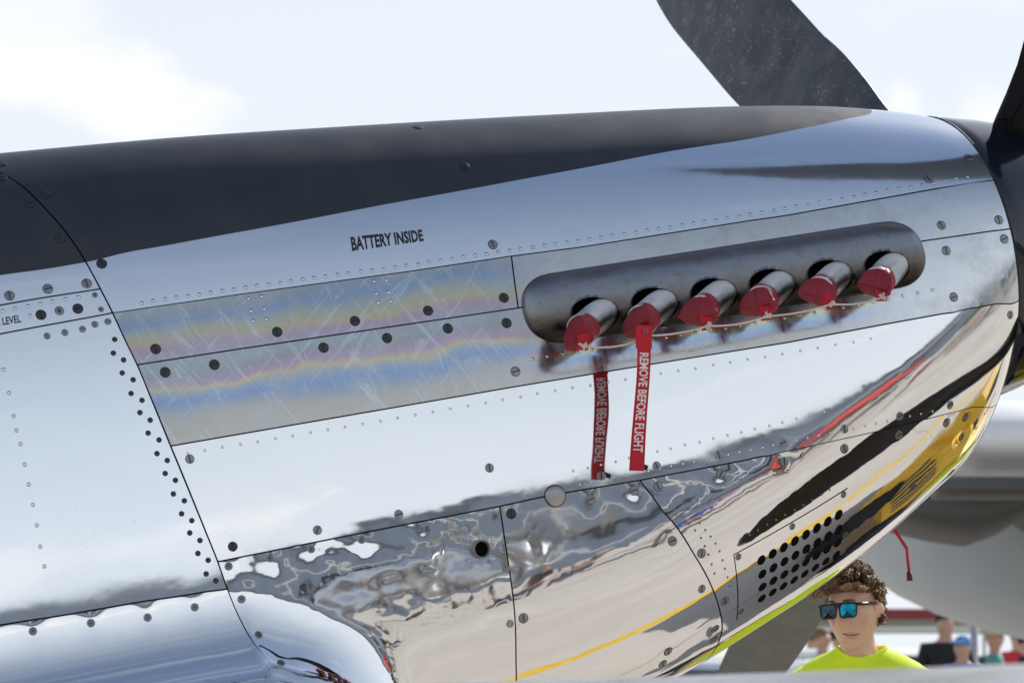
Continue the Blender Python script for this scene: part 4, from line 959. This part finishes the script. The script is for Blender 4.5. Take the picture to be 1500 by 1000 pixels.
def young_man():
    face = CAM-mw; face[2] = 0; face /= np.linalg.norm(face)
    base = math.atan2(face[0], -face[1])
    rz = base-R(6)
    H = .018                                     # eye line in head frame
    head_c = np.array(mw)-np.array([0, 0, H]); foot = head_c - np.array([0, 0, 1.635])
    t = empty('person', (head_c[0], head_c[1], 0), (0, 0, rz), 'young man with curly brown hair and mirrored sunglasses in neon yellow shirt', 'person')
    hz = head_c[2]
    hr = Euler((R(5), R(-4), R(-19))).to_matrix()
    hoff = Vector((0, 0, hz))
    # one continuous body: head grid welded visually through a skinned neck
    V, F = head_grid(); V = [hr @ Vector(p) for p in V]
    sc_ = (hz-.235)/1.40
    v = [(0, .03, .98*sc_), (0, .04, 1.18*sc_), (0, .035, 1.36*sc_), (.020, .03, hz-.150), (.010, .012, hz-.085), (0, .006, hz-.03)]
    r = [(.13, .10), (.12, .09), (.13, .09), (.064, .060), (.057, .056), (.052, .055)]; e = [(0, 1), (1, 2), (2, 3), (3, 4), (4, 5)]
    for s in (-1, 1):
        b = len(v); v += [(s*.165, .03, hz-.245), (s*.215, .05, hz-.52), (s*.21, -.04, hz-.76), (s*.20, -.07, hz-.85)]; r += [.058, .043, .031, (.033, .022)]; e += [(2, b), (b, b+1), (b+1, b+2), (b+2, b+3)]
        for k in range(4):
            c = len(v); bx = s*.20+(k-1.5)*.012*s; v += [(bx, -.085+.004*k, hz-.90), (bx, -.095, hz-.935+.004*abs(k-1))]; r += [.009, .007]; e += [(b+3, c), (c, c+1)]
        c = len(v); v += [(s*.172, -.095, hz-.87), (s*.166, -.115, hz-.90)]; r += [.010, .008]; e += [(b+3, c), (c, c+1)]
        c = len(v); v += [(s*.10, .03, .86), (s*.105, .02, .48), (s*.11, .02, .08), (s*.12, -.11, .035)]; r += [.09, .062, .045, (.042, .032)]; e += [(0, c), (c, c+1), (c+1, c+2), (c+2, c+3)]
    me = skin_mesh('b', v, e, r, 2)
    g = G(); g.add([Vector(p)-Vector((0, 0, hz)) for p in [q.co for q in me.vertices]], [tuple(p.vertices) for p in me.polygons]); g.add(V, F)
    # ears
    for s in (-1, 1):
        rings = []
        for k in range(9):
            a = math.pi*k/8; c = Vector((s*(.0715+.010*math.sin(a)), .012+.006*math.cos(a), .008-.028+.056*(k/8)))
            w = .019*math.sin(math.pi*(k+.35)/8.7)+.003
            rings.append([hr @ (c+Vector((s*.006*math.cos(b_)+s*.006*math.sin(b_), w*math.sin(b_), 0))) for b_ in np.linspace(0, 2*math.pi, 12, endpoint=False)])
        g.loft(rings)
    body = g.obj('body', M_face, t); body.location = (0, 0, hz)
    # shirt
    M_neon = plain('neon_cotton', (.78, .98, .03), .8, var=.05, scale=10, bump=.006, bscale=9)
    NZ = hz-.092
    def ring(z, a, b, cy, n=48, e_=2.0, dip=0.0):
        out = []
        for j in range(n):
            q = 2*math.pi*j/n; c_, s_ = math.cos(q), math.sin(q); m = (abs(c_)**e_+abs(s_)**e_)**(-1/e_)
            out.append((a*c_*m, cy+b*s_*m, z - dip*(s_ < 0)*(-s_)**1.5))
        return out
    spec = [(-.64, .165, .115, .04, 2.2, 0), (-.45, .165, .115, .04, 2.3, 0), (-.30, .178, .122, .035, 2.4, 0), (-.19, .196, .122, .03, 2.5, 0), (-.125, .205, .108, .03, 2.4, 0), (-.088, .192, .094, .03, 2.3, .004), (-.058, .160, .084, .03, 2.1, .010), (-.036, .122, .078, .03, 2.0, .020), (-.020, .092, .073, .026, 2.0, .028), (-.012, .0775, .069, .022, 2.0, .034), (-.013, .0735, .066, .022, 2.0, .034), (-.03, .072, .064, .022, 2.0, .034)]
    g = G(); g.loft([[(x_+.022, y_, z_) for x_, y_, z_ in ring(NZ+a, b*(1.08 if a < -.03 else 1), c, d, 48, e_, f_)] for a, b, c, d, e_, f_ in spec], caps=False)
    for s in (-1, 1):
        P0 = [(x_*1.07+.022, y_, z_) for x_, y_, z_ in [(s*.10, .03, NZ-.118), (s*.145, .03, NZ-.128), (s*.180, .032, NZ-.155), (s*.203, .036, NZ-.20), (s*.222, .045, NZ-.28), (s*.235, .05, NZ-.36)]]
        g.tube(P0, [.055, .068, .074, .075, .075, .078], 22, False)
    sh = g.obj('shirt', M_neon, t)
    g = G(); g.tube([Vector(p)+Vector((.022, 0, .001)) for p in ring(NZ-.011, .0755, .0675, .022, 40, 2, .034)]+[Vector(ring(NZ-.011, .0755, .0675, .022, 40, 2, .034)[0])+Vector((.022, 0, .001))], .0052, 8, False); g.obj('collar', M_neon, sh)
    g = G(); g.tube([Vector(p)+Vector((.022, .004, -.004)) for p in ring(NZ-.020, .069, .062, .022, 40, 2, .034)]+[Vector(ring(NZ-.020, .069, .062, .022, 40, 2, .034)[0])+Vector((.022, .004, -.004))], .004, 6, False); g.obj('undershirt_edge', cmat((.7, .7, .7)), sh)
    # trousers
    tr = skin_mesh('trousers', [(0, .03, .97), (-.105, .03, .84), (-.107, .02, .48), (-.11, .02, .1), (.105, .03, .84), (.107, .02, .48), (.11, .02, .1)], [(0, 1), (1, 2), (2, 3), (0, 4), (4, 5), (5, 6)], [(.15, .118), .108, .08, .068, .108, .08, .068])
    tr.materials.append(cmat((.05, .055, .08))); from_mesh('trousers', tr, t)
    # hair: undercap plus many loose curls
    jr = random.Random(3)
    M_hair = plain('brown_curls', (.15, .085, .043), .42, var=.5, scale=45)
    M_hair2 = plain('brown_curl_tips', (.36, .23, .125), .42, var=.4, scale=45)
    g = G()
    vv, ff = head_grid(36, 30)
    keep = lambda p: p[2] > .058+.30*max(0, -p[1]-.03)*.7 or (p[1] > .018 and p[2] > -.055+.3*max(0, .06-p[1])*.3)
    ok = [keep(p) for p in vv]
    g.add([hr @ (Vector(p)*1.03+Vector((0, .002, .004))) for p in vv], [f for f in ff if all(ok[i] for i in f)])
    def sdir():
        z = jr.uniform(-.35, 1); a = jr.uniform(0, 2*math.pi); q = math.sqrt(1-z*z); return Vector((q*math.sin(a), -q*math.cos(a), z))
    def root(d): return Vector((d.x*.0765, d.y*.099, d.z*.119))
    cl = []
    while len(cl) < 120:
        d = sdir(); p = root(d)
        if not keep(p): continue
        nrm = Vector((d.x/.0765, d.y/.099, d.z/.119)).normalized(); top = max(0, d.z); fr_ = max(0, -d.y)
        lean = Vector((-.5+jr.uniform(-.9, .9), -.5*top-.8*fr_+jr.uniform(-.8, .8), -.25-.6*(1-top)+jr.uniform(-.3, .3))); lean = lean-nrm*lean.dot(nrm)
        L = (.014+.034*top+.016*fr_)*jr.uniform(.75, 1.3); cl.append((d, p, nrm, p+nrm*L*.72+lean*L*.75, L, 0 if jr.random() < .6 else 1, jr.uniform(0, 6.3)))
    n = 0
    while n < 4200:
        d = sdir(); p = root(d)
        if not keep(p): continue
        c = max(cl, key=lambda q: q[0].dot(d)); nrm, tip, L = c[2], c[3], c[4]
        e_ = tip + Vector((jr.gauss(0, .0055), jr.gauss(0, .0055), jr.gauss(0, .005))) + (p-c[1])*.30
        a_ = nrm.orthogonal().normalized(); b_ = nrm.cross(a_); pts = []
        for k in range(6):
            s_ = k/5; q = p.lerp(e_, s_)+nrm*(L*.55*math.sin(math.pi*s_)*(.75 if s_ < 1 else 0))
            w_ = .0030*s_; pts.append(hr @ (q+(a_*math.cos(c[6]+s_*3)+b_*math.sin(c[6]+s_*3))*w_))
        g.tube(pts, [.0017, .0020, .0020, .0017, .0013, .0005], 4, mi=c[5] if jr.random() < .8 else 1-c[5]); n += 1
    ha = g.obj('hair', [M_hair, M_hair2], t); ha.location = (0, 0, hz)
    # eyebrows
    # sunglasses: a thing of their own that rests on him is worn clothing -> child
    M_fr = plain('black_plastic', (.012, .012, .014), .3, var=.1)
    def lens(s, m):
        g = G(); k = 28; o_ = []
        for j in range(k):
            q = 2*math.pi*j/k; c_, s_ = math.cos(q), math.sin(q); mm = (abs(c_)**4+abs(s_)**4)**(-.25)
            x = s*.033+.0265*c_*mm*(1+.06*s_); z = H-.002+.0205*s_*mm - (.0035*abs(c_) if s_ < 0 else 0); o_.append((x, z))
        yy = lambda x, z: -.1085+1.9*x*x+.25*(z-H)*.6
        rings = [[hr @ Vector((x*f+(1-f)*s*.033, yy(x*f+(1-f)*s*.033, z)-.003*(1-f), z*f+(1-f)*(H-.002))) for x, z in o_] for f in (1, .7, .4, .05)]
        g.loft(rings, caps=False); l = g.obj('lens', m, None)
        g = G(); pts = [hr @ Vector((x*1.0, yy(x, z)-.0006, z)) for x, z in o_]; g.tube(pts+pts[:1], .0028, 8, False)
        return l, g, yy
    gl = G(); lenses = []
    mt_, tt = mat('teal_mirror_lens'); z_ = tt.add('ShaderNodeSeparateXYZ', Vector=tt.tc).outputs[2]
    tt.put(tt.b, 'Base_Color', tt.mix(tt.noise(tt.tc, 25, 2), (.01, .20, .34, 1), (.02, .42, .60, 1))); tt.put(tt.b, 'Metallic', 1.0); tt.put(tt.b, 'Roughness', .06)
    md_, td = mat('dark_reflection_lens'); td.put(td.b, 'Base_Color', (.05, .075, .10, 1)); td.put(td.b, 'Metallic', 1.0); td.put(td.b, 'Roughness', .06)  # one lens coloured darker to paint in its darker reflection
    for s, m in ((-1, md_), (1, mt_)):
        l, g, yy = lens(s, m); gl.add(g.v, g.f); lenses.append(l)
    gl.tube([hr @ Vector((x, yy(x, H)-.001, H+.010+.003*math.cos(x*200))) for x in np.linspace(-.0085, .0085, 5)], .0036, 8)
    gl.tube([hr @ Vector((x, yy(x, H)-.0022, H+.0185+.0008*math.cos(x*40))) for x in np.linspace(-.060, .060, 17)], .0026, 6)
    for s in (-1, 1): gl.tube([hr @ Vector(p) for p in ((s*.0605, -.100, H+.013), (s*.0705, -.085, H+.012), (s*.0768, -.045, H+.010), (s*.079, -.005, H+.007), (s*.078, .015, H+.001), (s*.076, .027, H-.018))], [.0050, .0052, .0046, .0042, .004, .003], 8)
    gf = gl.obj('sunglasses', M_fr, t); gf.location = (0, 0, hz)
    for l in lenses: l.parent = gf
    g = G()
    for s in (-1, 1): g.tube([hr @ Vector((s*x, -.0985+abs(x)*.30-.003, .0445-(x-.03)**2*6)) for x in np.linspace(.014, .052, 6)], [.002, .0034, .0038, .0034, .0026, .0012], 6)
    eb = g.obj('eyebrows', M_hair, t); eb.location = (0, 0, hz)
young_man()

# ------------------------------------------------------------------ far side, seen past the nose
M_awhite = plain('white_airframe', (.78, .79, .80), .45, var=.05, scale=.6); M_agrey = plain('grey_airframe', (.50, .545, .58), .55, var=.10, scale=.7)
M_adark = plain('dark_parts_and_shade', (.09, .09, .085), .6, var=.2, scale=1)  # one dark tone for gear, trim and the shade put under the wing
E1, E3 = Vector(RGT), Vector((FWD[0], FWD[1], 0)).normalized(); E2 = Vector((0, 0, 1))
BD = 26.0
bp0 = Vector(at_d((1500, 820), BD))
bt = empty('transport_aircraft', (bp0.x, bp0.y, 0), (0, 0, -YAW), 'large grey aircraft with a white wing parked behind the nose', 'aircraft')
pm = FP/BD
def bl(px, py, dep=0.0): return Vector(((px-1500)/pm, dep, at_d((1500, py), BD)[2]))
def ringx(c, ry, rz, n=28): return [(c.x, c.y+ry*math.cos(2*math.pi*j/n), c.z+rz*math.sin(2*math.pi*j/n)) for j in range(n)]
g = G(); rings = []
for px_, top, bot in ((1120, 700, 745), (1200, 700, 785), (1290, 690, 833), (1340, 680, 868), (1400, 668, 897), (1450, 660, 914), (1500, 655, 928), (1600, 648, 950), (1750, 645, 965), (2000, 645, 970), (2300, 660, 960), (2450, 720, 900)):
    a, b = bl(px_, top, 1.2), bl(px_, bot, 1.2); rings.append(ringx((a+b)/2, abs(a.z-b.z)*.5, abs(a.z-b.z)*.5))
g.loft(rings); fus = g.obj('fuselage', M_agrey, bt)
g = G()
for x0, y0, x1, y1 in ((1230, 802, 1900, 806),):
    pass
def foil_ring(x, yc, zc, c, t, n=28):
    a, b = zip(*airfoil(c, t, n)); return [(x, yc+c*.5+p if False else yc-(-p)-0, zc+q) for p, q in zip(a, b)]
g = G(); rings = []
for px_ in (1330, 1345, 1380, 1450, 1600, 1900, 2300):
    zc = (bl(px_, 672).z+.0); f_ = {1330: .25, 1345: .7}.get(px_, 1)
    rings.append([(bl(px_, 0).x, -2.6+(-p)*1.0, zc+q*f_) for p, q in airfoil(3.6, .19)])
g.loft(rings); wg = g.obj('wing', M_awhite, bt)
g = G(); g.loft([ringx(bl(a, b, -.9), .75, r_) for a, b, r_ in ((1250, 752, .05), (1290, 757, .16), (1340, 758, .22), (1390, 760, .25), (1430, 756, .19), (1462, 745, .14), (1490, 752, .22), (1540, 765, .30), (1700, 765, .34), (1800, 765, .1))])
g.obj('wing_shade_strip', M_adark, bt)  # dark loft put in as the wavy shade under the wing
g = G(); g.loft([ringx(bl(a, 738, -2.55), .30, .085) for a in (1310, 1330, 1400, 1600, 1900, 2300)]); g.obj('wing_edge_shade', M_adark, bt)  # dark strip stands in for underside shade along the wing's lower edge
g = G()
for px_, py in ((1378, 803), (1397, 803), (1378, 842), (1397, 842), (1440, 820), (1466, 822), (1440, 864)):
    g.tube([bl(px_, py, -1.2+.48), bl(px_, py, -.3)], .035, 10)
g.obj('access_cover', M_adark, bt) if False else None
for sx in (1700, 2250):
    g = G(); q = bl(sx, 900, 1.2); g.tube([q, Vector((q.x, q.y, .4))], .12, 10); g.tube([(q.x-.0, q.y-.2, .45), (q.x, q.y+.2, .45)], .45, 24); g.obj('landing_gear', M_adark, bt)
# red streamer on the belly of the nose's far side
sp = Vector(at_d((1312, 775), 9.6)); rs = empty('warning_streamer', tuple(sp), (0, 0, 0), 'small red streamer dangling below the nose against the grey aircraft', 'ribbon')
k_ = 1/(FP/9.6)
def sv(px, py): return E1*((px-1312)*k_)+E2*(-(py-775)*k_)
g = G(); pts = [(1306, 768), (1315, 783), (1323, 795), (1328, 803)]
g.loft([[sv(a, b)+E1*d+E3*e for d, e in ((-.006, 0), (.006, .004), (.006, .006), (-.006, .002))] for a, b in pts]); g.obj('ribbon', M_web, rs, smooth=False)
g = G(); g.tube([sv(a, b) for a, b in ((1328, 803), (1329, 818), (1331, 838))], .0045, 8); g.obj('cord', M_web, rs)
g = G(); g.tube([sv(1331, 837), sv(1332, 850)], .0085, 10); g.obj('tip', plain('dark_red_tip', (.12, .01, .01), .5), rs)
g = G(); g.tube([sv(1312, 740), sv(1306, 769)], .004, 6); g.obj('cord', M_web, rs)

def ground_at(px, depth):
    w = at_d((px, 500), depth); return w[0], w[1]
def facing(ax_, ay): return (ax_, ay)
FB = (-FWD[0], -FWD[1])
def bgp(px, ytop, depth, *a, **k):
    x, y = ground_at(px, depth); top = at_d((px, ytop), depth)[2]; k.setdefault('h', top/1.76)
    return person(x, y, *a, **k)
bgp(1379, 893, 35, FB, (.012, .012, .014), (.03, .03, .04), 'hair', (.012, .01, .01), label='person in black shirt standing under the tail of the grey aircraft')
bgp(1404, 930, 34, (-.8, -.5), (.02, .06, .40), (.06, .06, .07), 'cap', (.10, .25, .55), label='person in blue shirt and light blue cap beside the pole', skin=0)
bgp(1450, 915, 36, (.8, -.5), (.10, .33, .28), (.25, .22, .18), 'hat', (.55, .47, .36), label='person in teal shirt and tan sun hat right of the pole', pose=1)
bgp(1200, 918, 38, (.5, -.8), (.75, .75, .78), (.06, .07, .12), 'hair', (.20, .12, .06), label='person in white shirt between the grey blade and the young man')
bgp(1186, 925, 44, FB, (.05, .05, .09), (.05, .05, .06), 'cap', (.04, .04, .05), label='person in dark navy shirt and cap just right of the grey blade')
bgp(1222, 922, 50, (.9, -.3), (.30, .36, .48), (.1, .1, .12), 'hair', (.03, .02, .02), label='person in greyish blue shirt close behind the young man')
bgp(1482, 925, 55, FB, (.5, .03, .05), (.05, .05, .06), 'hair', (.02, .02, .02), label='person in red shirt behind the tan sun hat')
bgp(1496, 928, 48, (.7, -.6), (.02, .02, .03), (.06, .06, .07), 'hair', (.02, .015, .01), label='person in dark clothes at the far right edge')
x, y = ground_at(1421, 37)
pt_ = empty('metal_pole', (x, y, 0), (0, 0, 0), 'grey metal pole standing between the blue and teal shirts', 'pole')
g = G(); g.tube([(0, 0, 0), (0, 0, at_d((1421, 880), 37)[2])], .045, 12); g.obj('post', plain('galvanised', (.42, .44, .45), .4, .6), pt_)
g = G(); g.box((0, 0, .02), (.5, .5, .04), bev=.01); g.obj('base_plate', M_adark, pt_)

M_carw = plain('white_car_paint', (.75, .77, .78), .5, spec=.3, var=.03); M_glass = plain('dark_glass', (.01, .012, .014), .05, var=.1); M_tyre = plain('tyre_rubber', (.02, .02, .02), .8)
M_rim = plain('alloy_rim', (.5, .5, .52), .3, 1); M_lamp = plain('headlight_glass', (.7, .7, .7), .1); M_red = plain('red_lens', (.4, .01, .01), .2)
def car(x, y, rz, paint, label, L=4.6, Wd=1.85, Hh=1.68, cat='car', name='parked_car'):
    t = empty(name, (x, y, 0), (0, 0, rz), label, cat)
    prof = [(-L/2, .35), (-L/2, .95), (-L/2+.15, 1.02), (-L*.40, Hh*.98), (-L*.28, Hh), (L*.02, Hh), (L*.10, Hh*.97), (L*.26, 1.06), (L*.46, .95), (L/2, .78), (L/2, .35)]
    g = G(); rings = []
    for yy, sc, zs in ((-Wd/2, .96, 0), (-Wd/2-.0, .985, 0), (-Wd/2+.12, 1, 1), (0, 1.005, 1), (Wd/2-.12, 1, 1), (Wd/2, .985, 0), (Wd/2, .96, 0)):
        rings.append([(px_*sc, yy*(1-.13*max(0, (pz-1.0)/(Hh-1.0))), .35+(pz-.35)*(1 if zs else .965)) for px_, pz in prof])
    g.loft(rings); b = g.obj('body', paint, t, smooth=False)
    def quad(nm, p, m):
        g = G(); g.add(p, [(0, 1, 2, 3)]); g.add([Vector(q)*.985 for q in p], [(3, 2, 1, 0)]); return g.obj(nm, m, b, smooth=False)
    w = Wd/2*.80
    quad('windscreen', [(L*.255, -w, 1.10), (L*.255, w, 1.10), (L*.115, w*.95, Hh*.945), (L*.115, -w*.95, Hh*.945)], M_glass)
    quad('rear_window', [(-L/2+.13, w, 1.08), (-L/2+.13, -w, 1.08), (-L*.408, -w*.95, Hh*.94), (-L*.408, w*.95, Hh*.94)], M_glass)
    for s in (-1, 1):
        for a, c in ((-.36, -.17), (-.15, .06)): quad('side_window', [(L*a, s*(Wd/2*.985), 1.06), (L*(c+(.10 if c > 0 else 0)), s*(Wd/2*.985), 1.06), (L*c, s*(Wd/2*.905), Hh*.93), (L*(a+.02), s*(Wd/2*.905), Hh*.93)], M_glass)
        g = G(); g.box((L/2-.02, s*Wd*.36, .78), (.1, .36, .15), bev=.03); g.obj('headlight', M_lamp, t); g = G(); g.box((-L/2+.0, s*Wd*.40, .88), (.08, .2, .3), bev=.03); g.obj('tail_light', M_red, t)
        for xx in (-L*.30, L*.31):
            g = G(); g.tube([(xx, s*(Wd/2-.22), .34), (xx, s*(Wd/2+.01), .34)], .34, 24); wh = g.obj('wheel', M_tyre, t)
            g = G(); g.tube([(xx, s*(Wd/2), .34), (xx, s*(Wd/2+.02), .34)], .21, 18); g.obj('rim', M_rim, wh)
    return t
x, y = ground_at(1306, 40); car(x, y, math.atan2(FB[1], FB[0])+.25, M_carw, 'white estate car parked behind the young man in the neon shirt', 4.7, 1.9, 1.62)
x, y = ground_at(1085, 34); car(x, y, math.atan2(FB[1], FB[0])-.6, plain('silver_car_paint', (.5, .52, .55), .2, .5), 'silver car half hidden left of the grey blade', 4.6, 1.85, 1.5)
x, y = ground_at(1500, 60); car(x, y, .4, plain('dark_car_paint', (.03, .035, .045), .2), 'dark car parked at the far right under the grey aircraft', 4.6, 1.85, 1.5)
def tent(x, y, rz, roof, stripe, label, w=6.0, d=4.0, h=2.4, ph=1.1):
    t = empty('canopy_tent', (x, y, 0), (0, 0, rz), label, 'tent')
    g = G(); a, b = w/2, d/2
    g.add([(-a, -b, h), (a, -b, h), (a, b, h), (-a, b, h), (-a*.3, 0, h+ph), (a*.3, 0, h+ph)], [(0, 1, 5, 4), (1, 2, 5), (2, 3, 4, 5), (3, 0, 4)]); rf = g.obj('roof', roof, t, smooth=False)
    g = G()
    for (x0, y0), (x1, y1) in (((-a, -b), (a, -b)), ((a, -b), (a, b)), ((a, b), (-a, b)), ((-a, b), (-a, -b))):
        g.box(((x0+x1)/2, (y0+y1)/2, h-.09), (abs(x1-x0)+.03, abs(y1-y0)+.03, .20))
    g.obj('valance', stripe, t, smooth=False)
    for sx in (-1, 1):
        for sy in (-1, 1): g = G(); g.tube([(sx*(a-.05), sy*(b-.05), 0), (sx*(a-.05), sy*(b-.05), h)], .035, 8); g.obj('post', M_rim, t)
    return t
M_canvas = plain('white_canvas', (.80, .80, .79), .8, var=.04); M_cred = plain('red_canvas', (.45, .05, .05), .8); M_cred2 = plain('maroon_canvas', (.25, .05, .05), .8)
x, y = ground_at(1335, 62); tent(x, y, -YAW+.05, M_canvas, M_cred2, 'white canopy tent with a maroon valance behind the young man', 6.5, 5, 2.35, 1.0)
x, y = ground_at(1215, 66); tent(x, y, -YAW, M_canvas, M_canvas, 'all white canopy tent between the grey blade and the young man', 7, 5, 2.3, 1.2)
x, y = ground_at(1310, 75); tent(x, y, -YAW, M_canvas, M_canvas, 'broad white marquee wall far behind the cars', 16, 6, 2.2, .6)

# ------------------------------------------------------------------ camera side of the apron: what the polished skin mirrors
M_slate = plain('slate_cladding', (.10, .13, .18), .6, var=.2, scale=.4); M_frame = plain('pale_frame', (.6, .6, .58), .6)
hg = empty('hangar', (24, -66, 0), (0, 0, .03), 'dark slate hangar with pale door frames across the apron', 'building')
g = G(); g.add([(-34, 0, 0), (34, 0, 0), (34, 0, 7.5), (0, 0, 10.2), (-34, 0, 7.5), (-34, -26, 0), (34, -26, 0), (34, -26, 7.5), (0, -26, 10.2), (-34, -26, 7.5)], [(0, 1, 2, 3, 4), (5, 9, 8, 7, 6), (0, 4, 9, 5), (1, 6, 7, 2)]); g.obj('wall', M_slate, hg, smooth=False)
g = G(); g.add([(-35, .6, 7.55), (0, .6, 10.3), (35, .6, 7.55), (-35, -26.6, 7.55), (0, -26.6, 10.3), (35, -26.6, 7.55)], [(0, 1, 4, 3), (1, 2, 5, 4)]); g.obj('roof', M_frame, hg, smooth=False)
for k in range(9):
    x0 = -30+k*7; g = G(); g.box((x0, .10, 3.2), (6.6, .12, 6.2), bev=.02); dr = g.obj('door', M_slate, hg, smooth=False)
    g = G(); g.box((x0-3.35, .2, 3.2), (.22, .18, 6.4)); g.box((x0, .2, 6.4), (6.9, .18, .2)); g.obj('door_frame', M_frame, dr, smooth=False)
    g = G(); g.box((x0, .2, 4.6), (5.2, .06, .9)); g.obj('window', M_glass, dr, smooth=False)
M_leaf = plain('tree_foliage', (.035, .06, .035), .9, var=.5, scale=.6)
g = G(); jr = random.Random(11)
for k in range(260):
    x = -150+k*1.9+jr.uniform(-2, 2); h = jr.uniform(4, 10); g.ell((x, -135+jr.uniform(-8, 8), h*.55), (jr.uniform(2, 4.5), 3, h*.6), 10, 7, rot=(jr.uniform(-.2, .2), jr.uniform(-.2, .2), 0))
tag(g.obj('distant_trees', M_leaf), kind='stuff')
def warbird(x, y, rz, m1, label):
    t = empty('parked_aircraft', (x, y, 0), (0, 0, rz), label, 'aircraft')
    g = G(); prof = [(4.2, .05, 0), (4.0, .35, 0), (3.2, .60, .0), (1.5, .72, 0), (-.5, .70, .05), (-2.5, .50, .15), (-4.5, .25, .25), (-5.2, .06, .3)]
    g.loft([[(a, r_*.8*math.cos(2*math.pi*j/20), 1.9+a*.10+c+r_*math.sin(2*math.pi*j/20)) for j in range(20)] for a, r_, c in prof]); f = g.obj('fuselage', m1, t)
    g = G(); g.loft([[(1.2+p*1, yy, 1.55+abs(yy)*.09+q) for p, q in airfoil(np.interp(abs(yy), [0, 5.6], [2.6, 1.1]), .13, 16)] for yy in (-5.6, -3, 0, 3, 5.6)]); g.obj('wing', m1, t)
    g = G(); g.loft([[(-3.9+p, yy, 1.85+q) for p, q in airfoil(1.1, .1, 12)] for yy in (-2, 0, 2)]); g.obj('tailplane', m1, t)
    g = G(); g.loft([[(-3.8-zz_*.35+p, q, 1.8+zz_) for p, q in airfoil(1.3-zz_*.35, .1, 12)] for zz_ in (0, .8, 1.6)]); g.obj('fin', m1, t)
    g = G(); g.ell((-.2, 0, 2.6), (1.3, .38, .42), 18, 10); g.obj('canopy', M_glass, f)
    for k in range(4):
        a = .5+k*math.pi/2; g = G(); g.loft([[(4.05+.02*math.sin(b), math.sin(a)*r_+math.cos(a)*.13*math.cos(b), 2.3+math.cos(a)*r_-math.sin(a)*.13*math.cos(b)) for b in np.linspace(0, 6.28, 10, endpoint=False)] for r_ in (.2, .8, 1.5)]); g.obj('propeller_blade', M_adark, t)
    for s in (-1, 1): g = G(); g.tube([(1.0, s*1.7, 1.6), (1.15, s*1.75, .36)], .06, 8); g.tube([(1.15, s*1.67, .36), (1.15, s*1.85, .36)], .36, 18); g.obj('landing_gear', M_adark, t)
M_navy = plain('navy_airframe', (.02, .035, .09), .3, var=.1); M_olive = plain('olive_airframe', (.07, .075, .04), .5); M_silver = plain('silver_airframe', (.55, .57, .6), .3, .8)
warbird(6, -24, R(70), M_silver, 'bare metal propeller aircraft parked across the apron'); warbird(19, -27, R(95), M_olive, 'olive propeller aircraft parked across the apron'); warbird(32, -24, R(80), M_navy, 'navy blue propeller aircraft parked across the apron')
tent(13, -19, .1, M_cred, M_cred, 'red canopy tent on the apron behind the camera', 3.5, 3, 2.2, .7); tent(24, -17, -.1, M_canvas, M_canvas, 'white canopy tent on the apron behind the camera', 4, 3, 2.2, .8); tent(0.5, -30, .1, M_canvas, M_canvas, 'distant white tent at the left of the apron', 4, 3, 2.2, .8)
car(31, -19, 2.4, plain('blue_car_paint', (.03, .08, .25), .2), 'dark blue car on the apron behind the camera')
SH = [('red', (.5, .05, .06)), ('white', (.7, .7, .7)), ('blue', (.05, .1, .35)), ('black', (.04, .04, .05)), ('beige', (.35, .33, .3)), ('green', (.08, .3, .15)), ('mustard', (.6, .45, .1)), ('plum', (.45, .1, .25)), ('pale blue', (.2, .35, .55))]
jr = random.Random(21); k = 0
for hd, hc, hw in (('hair', (.04, .025, .015), 'bare head'), ('cap', (.5, .05, .05), 'red cap'), ('hat', (.5, .45, .35), 'straw hat')):
    for sn, sc_ in SH:
        x = -2+30*jr.random(); y = -9-13*jr.random()-.15*x
        person(x, y, (jr.uniform(-1, 1), jr.uniform(-1, 1)), sc_, [(.05, .06, .1), (.3, .27, .22), (.04, .04, .04)][k % 3], hd, hc, jr.uniform(.93, 1.05), k % 2, 'spectator in %s shirt with %s on the apron facing the cowling' % (sn, hw), 'spectators on the apron behind the camera', k % 3); k += 1
# yellow tow tractor ahead of the wing
M_tug = plain('yellow_paint', (.80, .47, .03), .3, coat=.4, var=.06)
tg = empty('tow_tractor', (4.35, .65, 0), (0, 0, R(80)), 'yellow tow tractor with a dark slatted grille in front of the nose', 'tractor')
g = G(); g.box((0, 0, .75), (2.6, 1.35, .7), bev=.08); g.box((-.9, 0, 1.25), (.7, 1.3, .35), bev=.06); g.obj('body', M_tug, tg, smooth=False)
for k in range(6): g = G(); g.box((-.75+k*.2, .69, .78), (.09, .05, .36), bev=.01); g.obj('grille_slat', M_adark, tg, smooth=False)
for sx in (-.85, .85):
    for sy in (-.6, .6): g = G(); g.tube([(sx, sy-.12, .36), (sx, sy+.12, .36)], .36, 22); g.obj('wheel', M_tyre, tg)
g = G(); g.box((-.35, 0, 1.12), (.5, .9, .12), bev=.04); g.box((-.55, 0, 1.4), (.12, .9, .5), bev=.04); g.obj('seat', M_adark, tg, smooth=False)
g = G(); g.tube([(.25, .2, 1.05), (.05, .2, 1.42)], .025, 8); g.tube([(.05+.17*math.sin(a)*.4, .2+.17*math.cos(a), 1.42+.17*math.sin(a)*.9) for a in np.linspace(0, 6.283, 16)], .018, 6, False); g.obj('steering_wheel', M_adark, tg)
person(3.75, 1.75, (-1, -.5), (.62, .80, .03), (.05, .06, .1), 'cap', (.03, .03, .05), .99, 1, 'marshal in a neon shirt and dark cap ahead of the spinner')
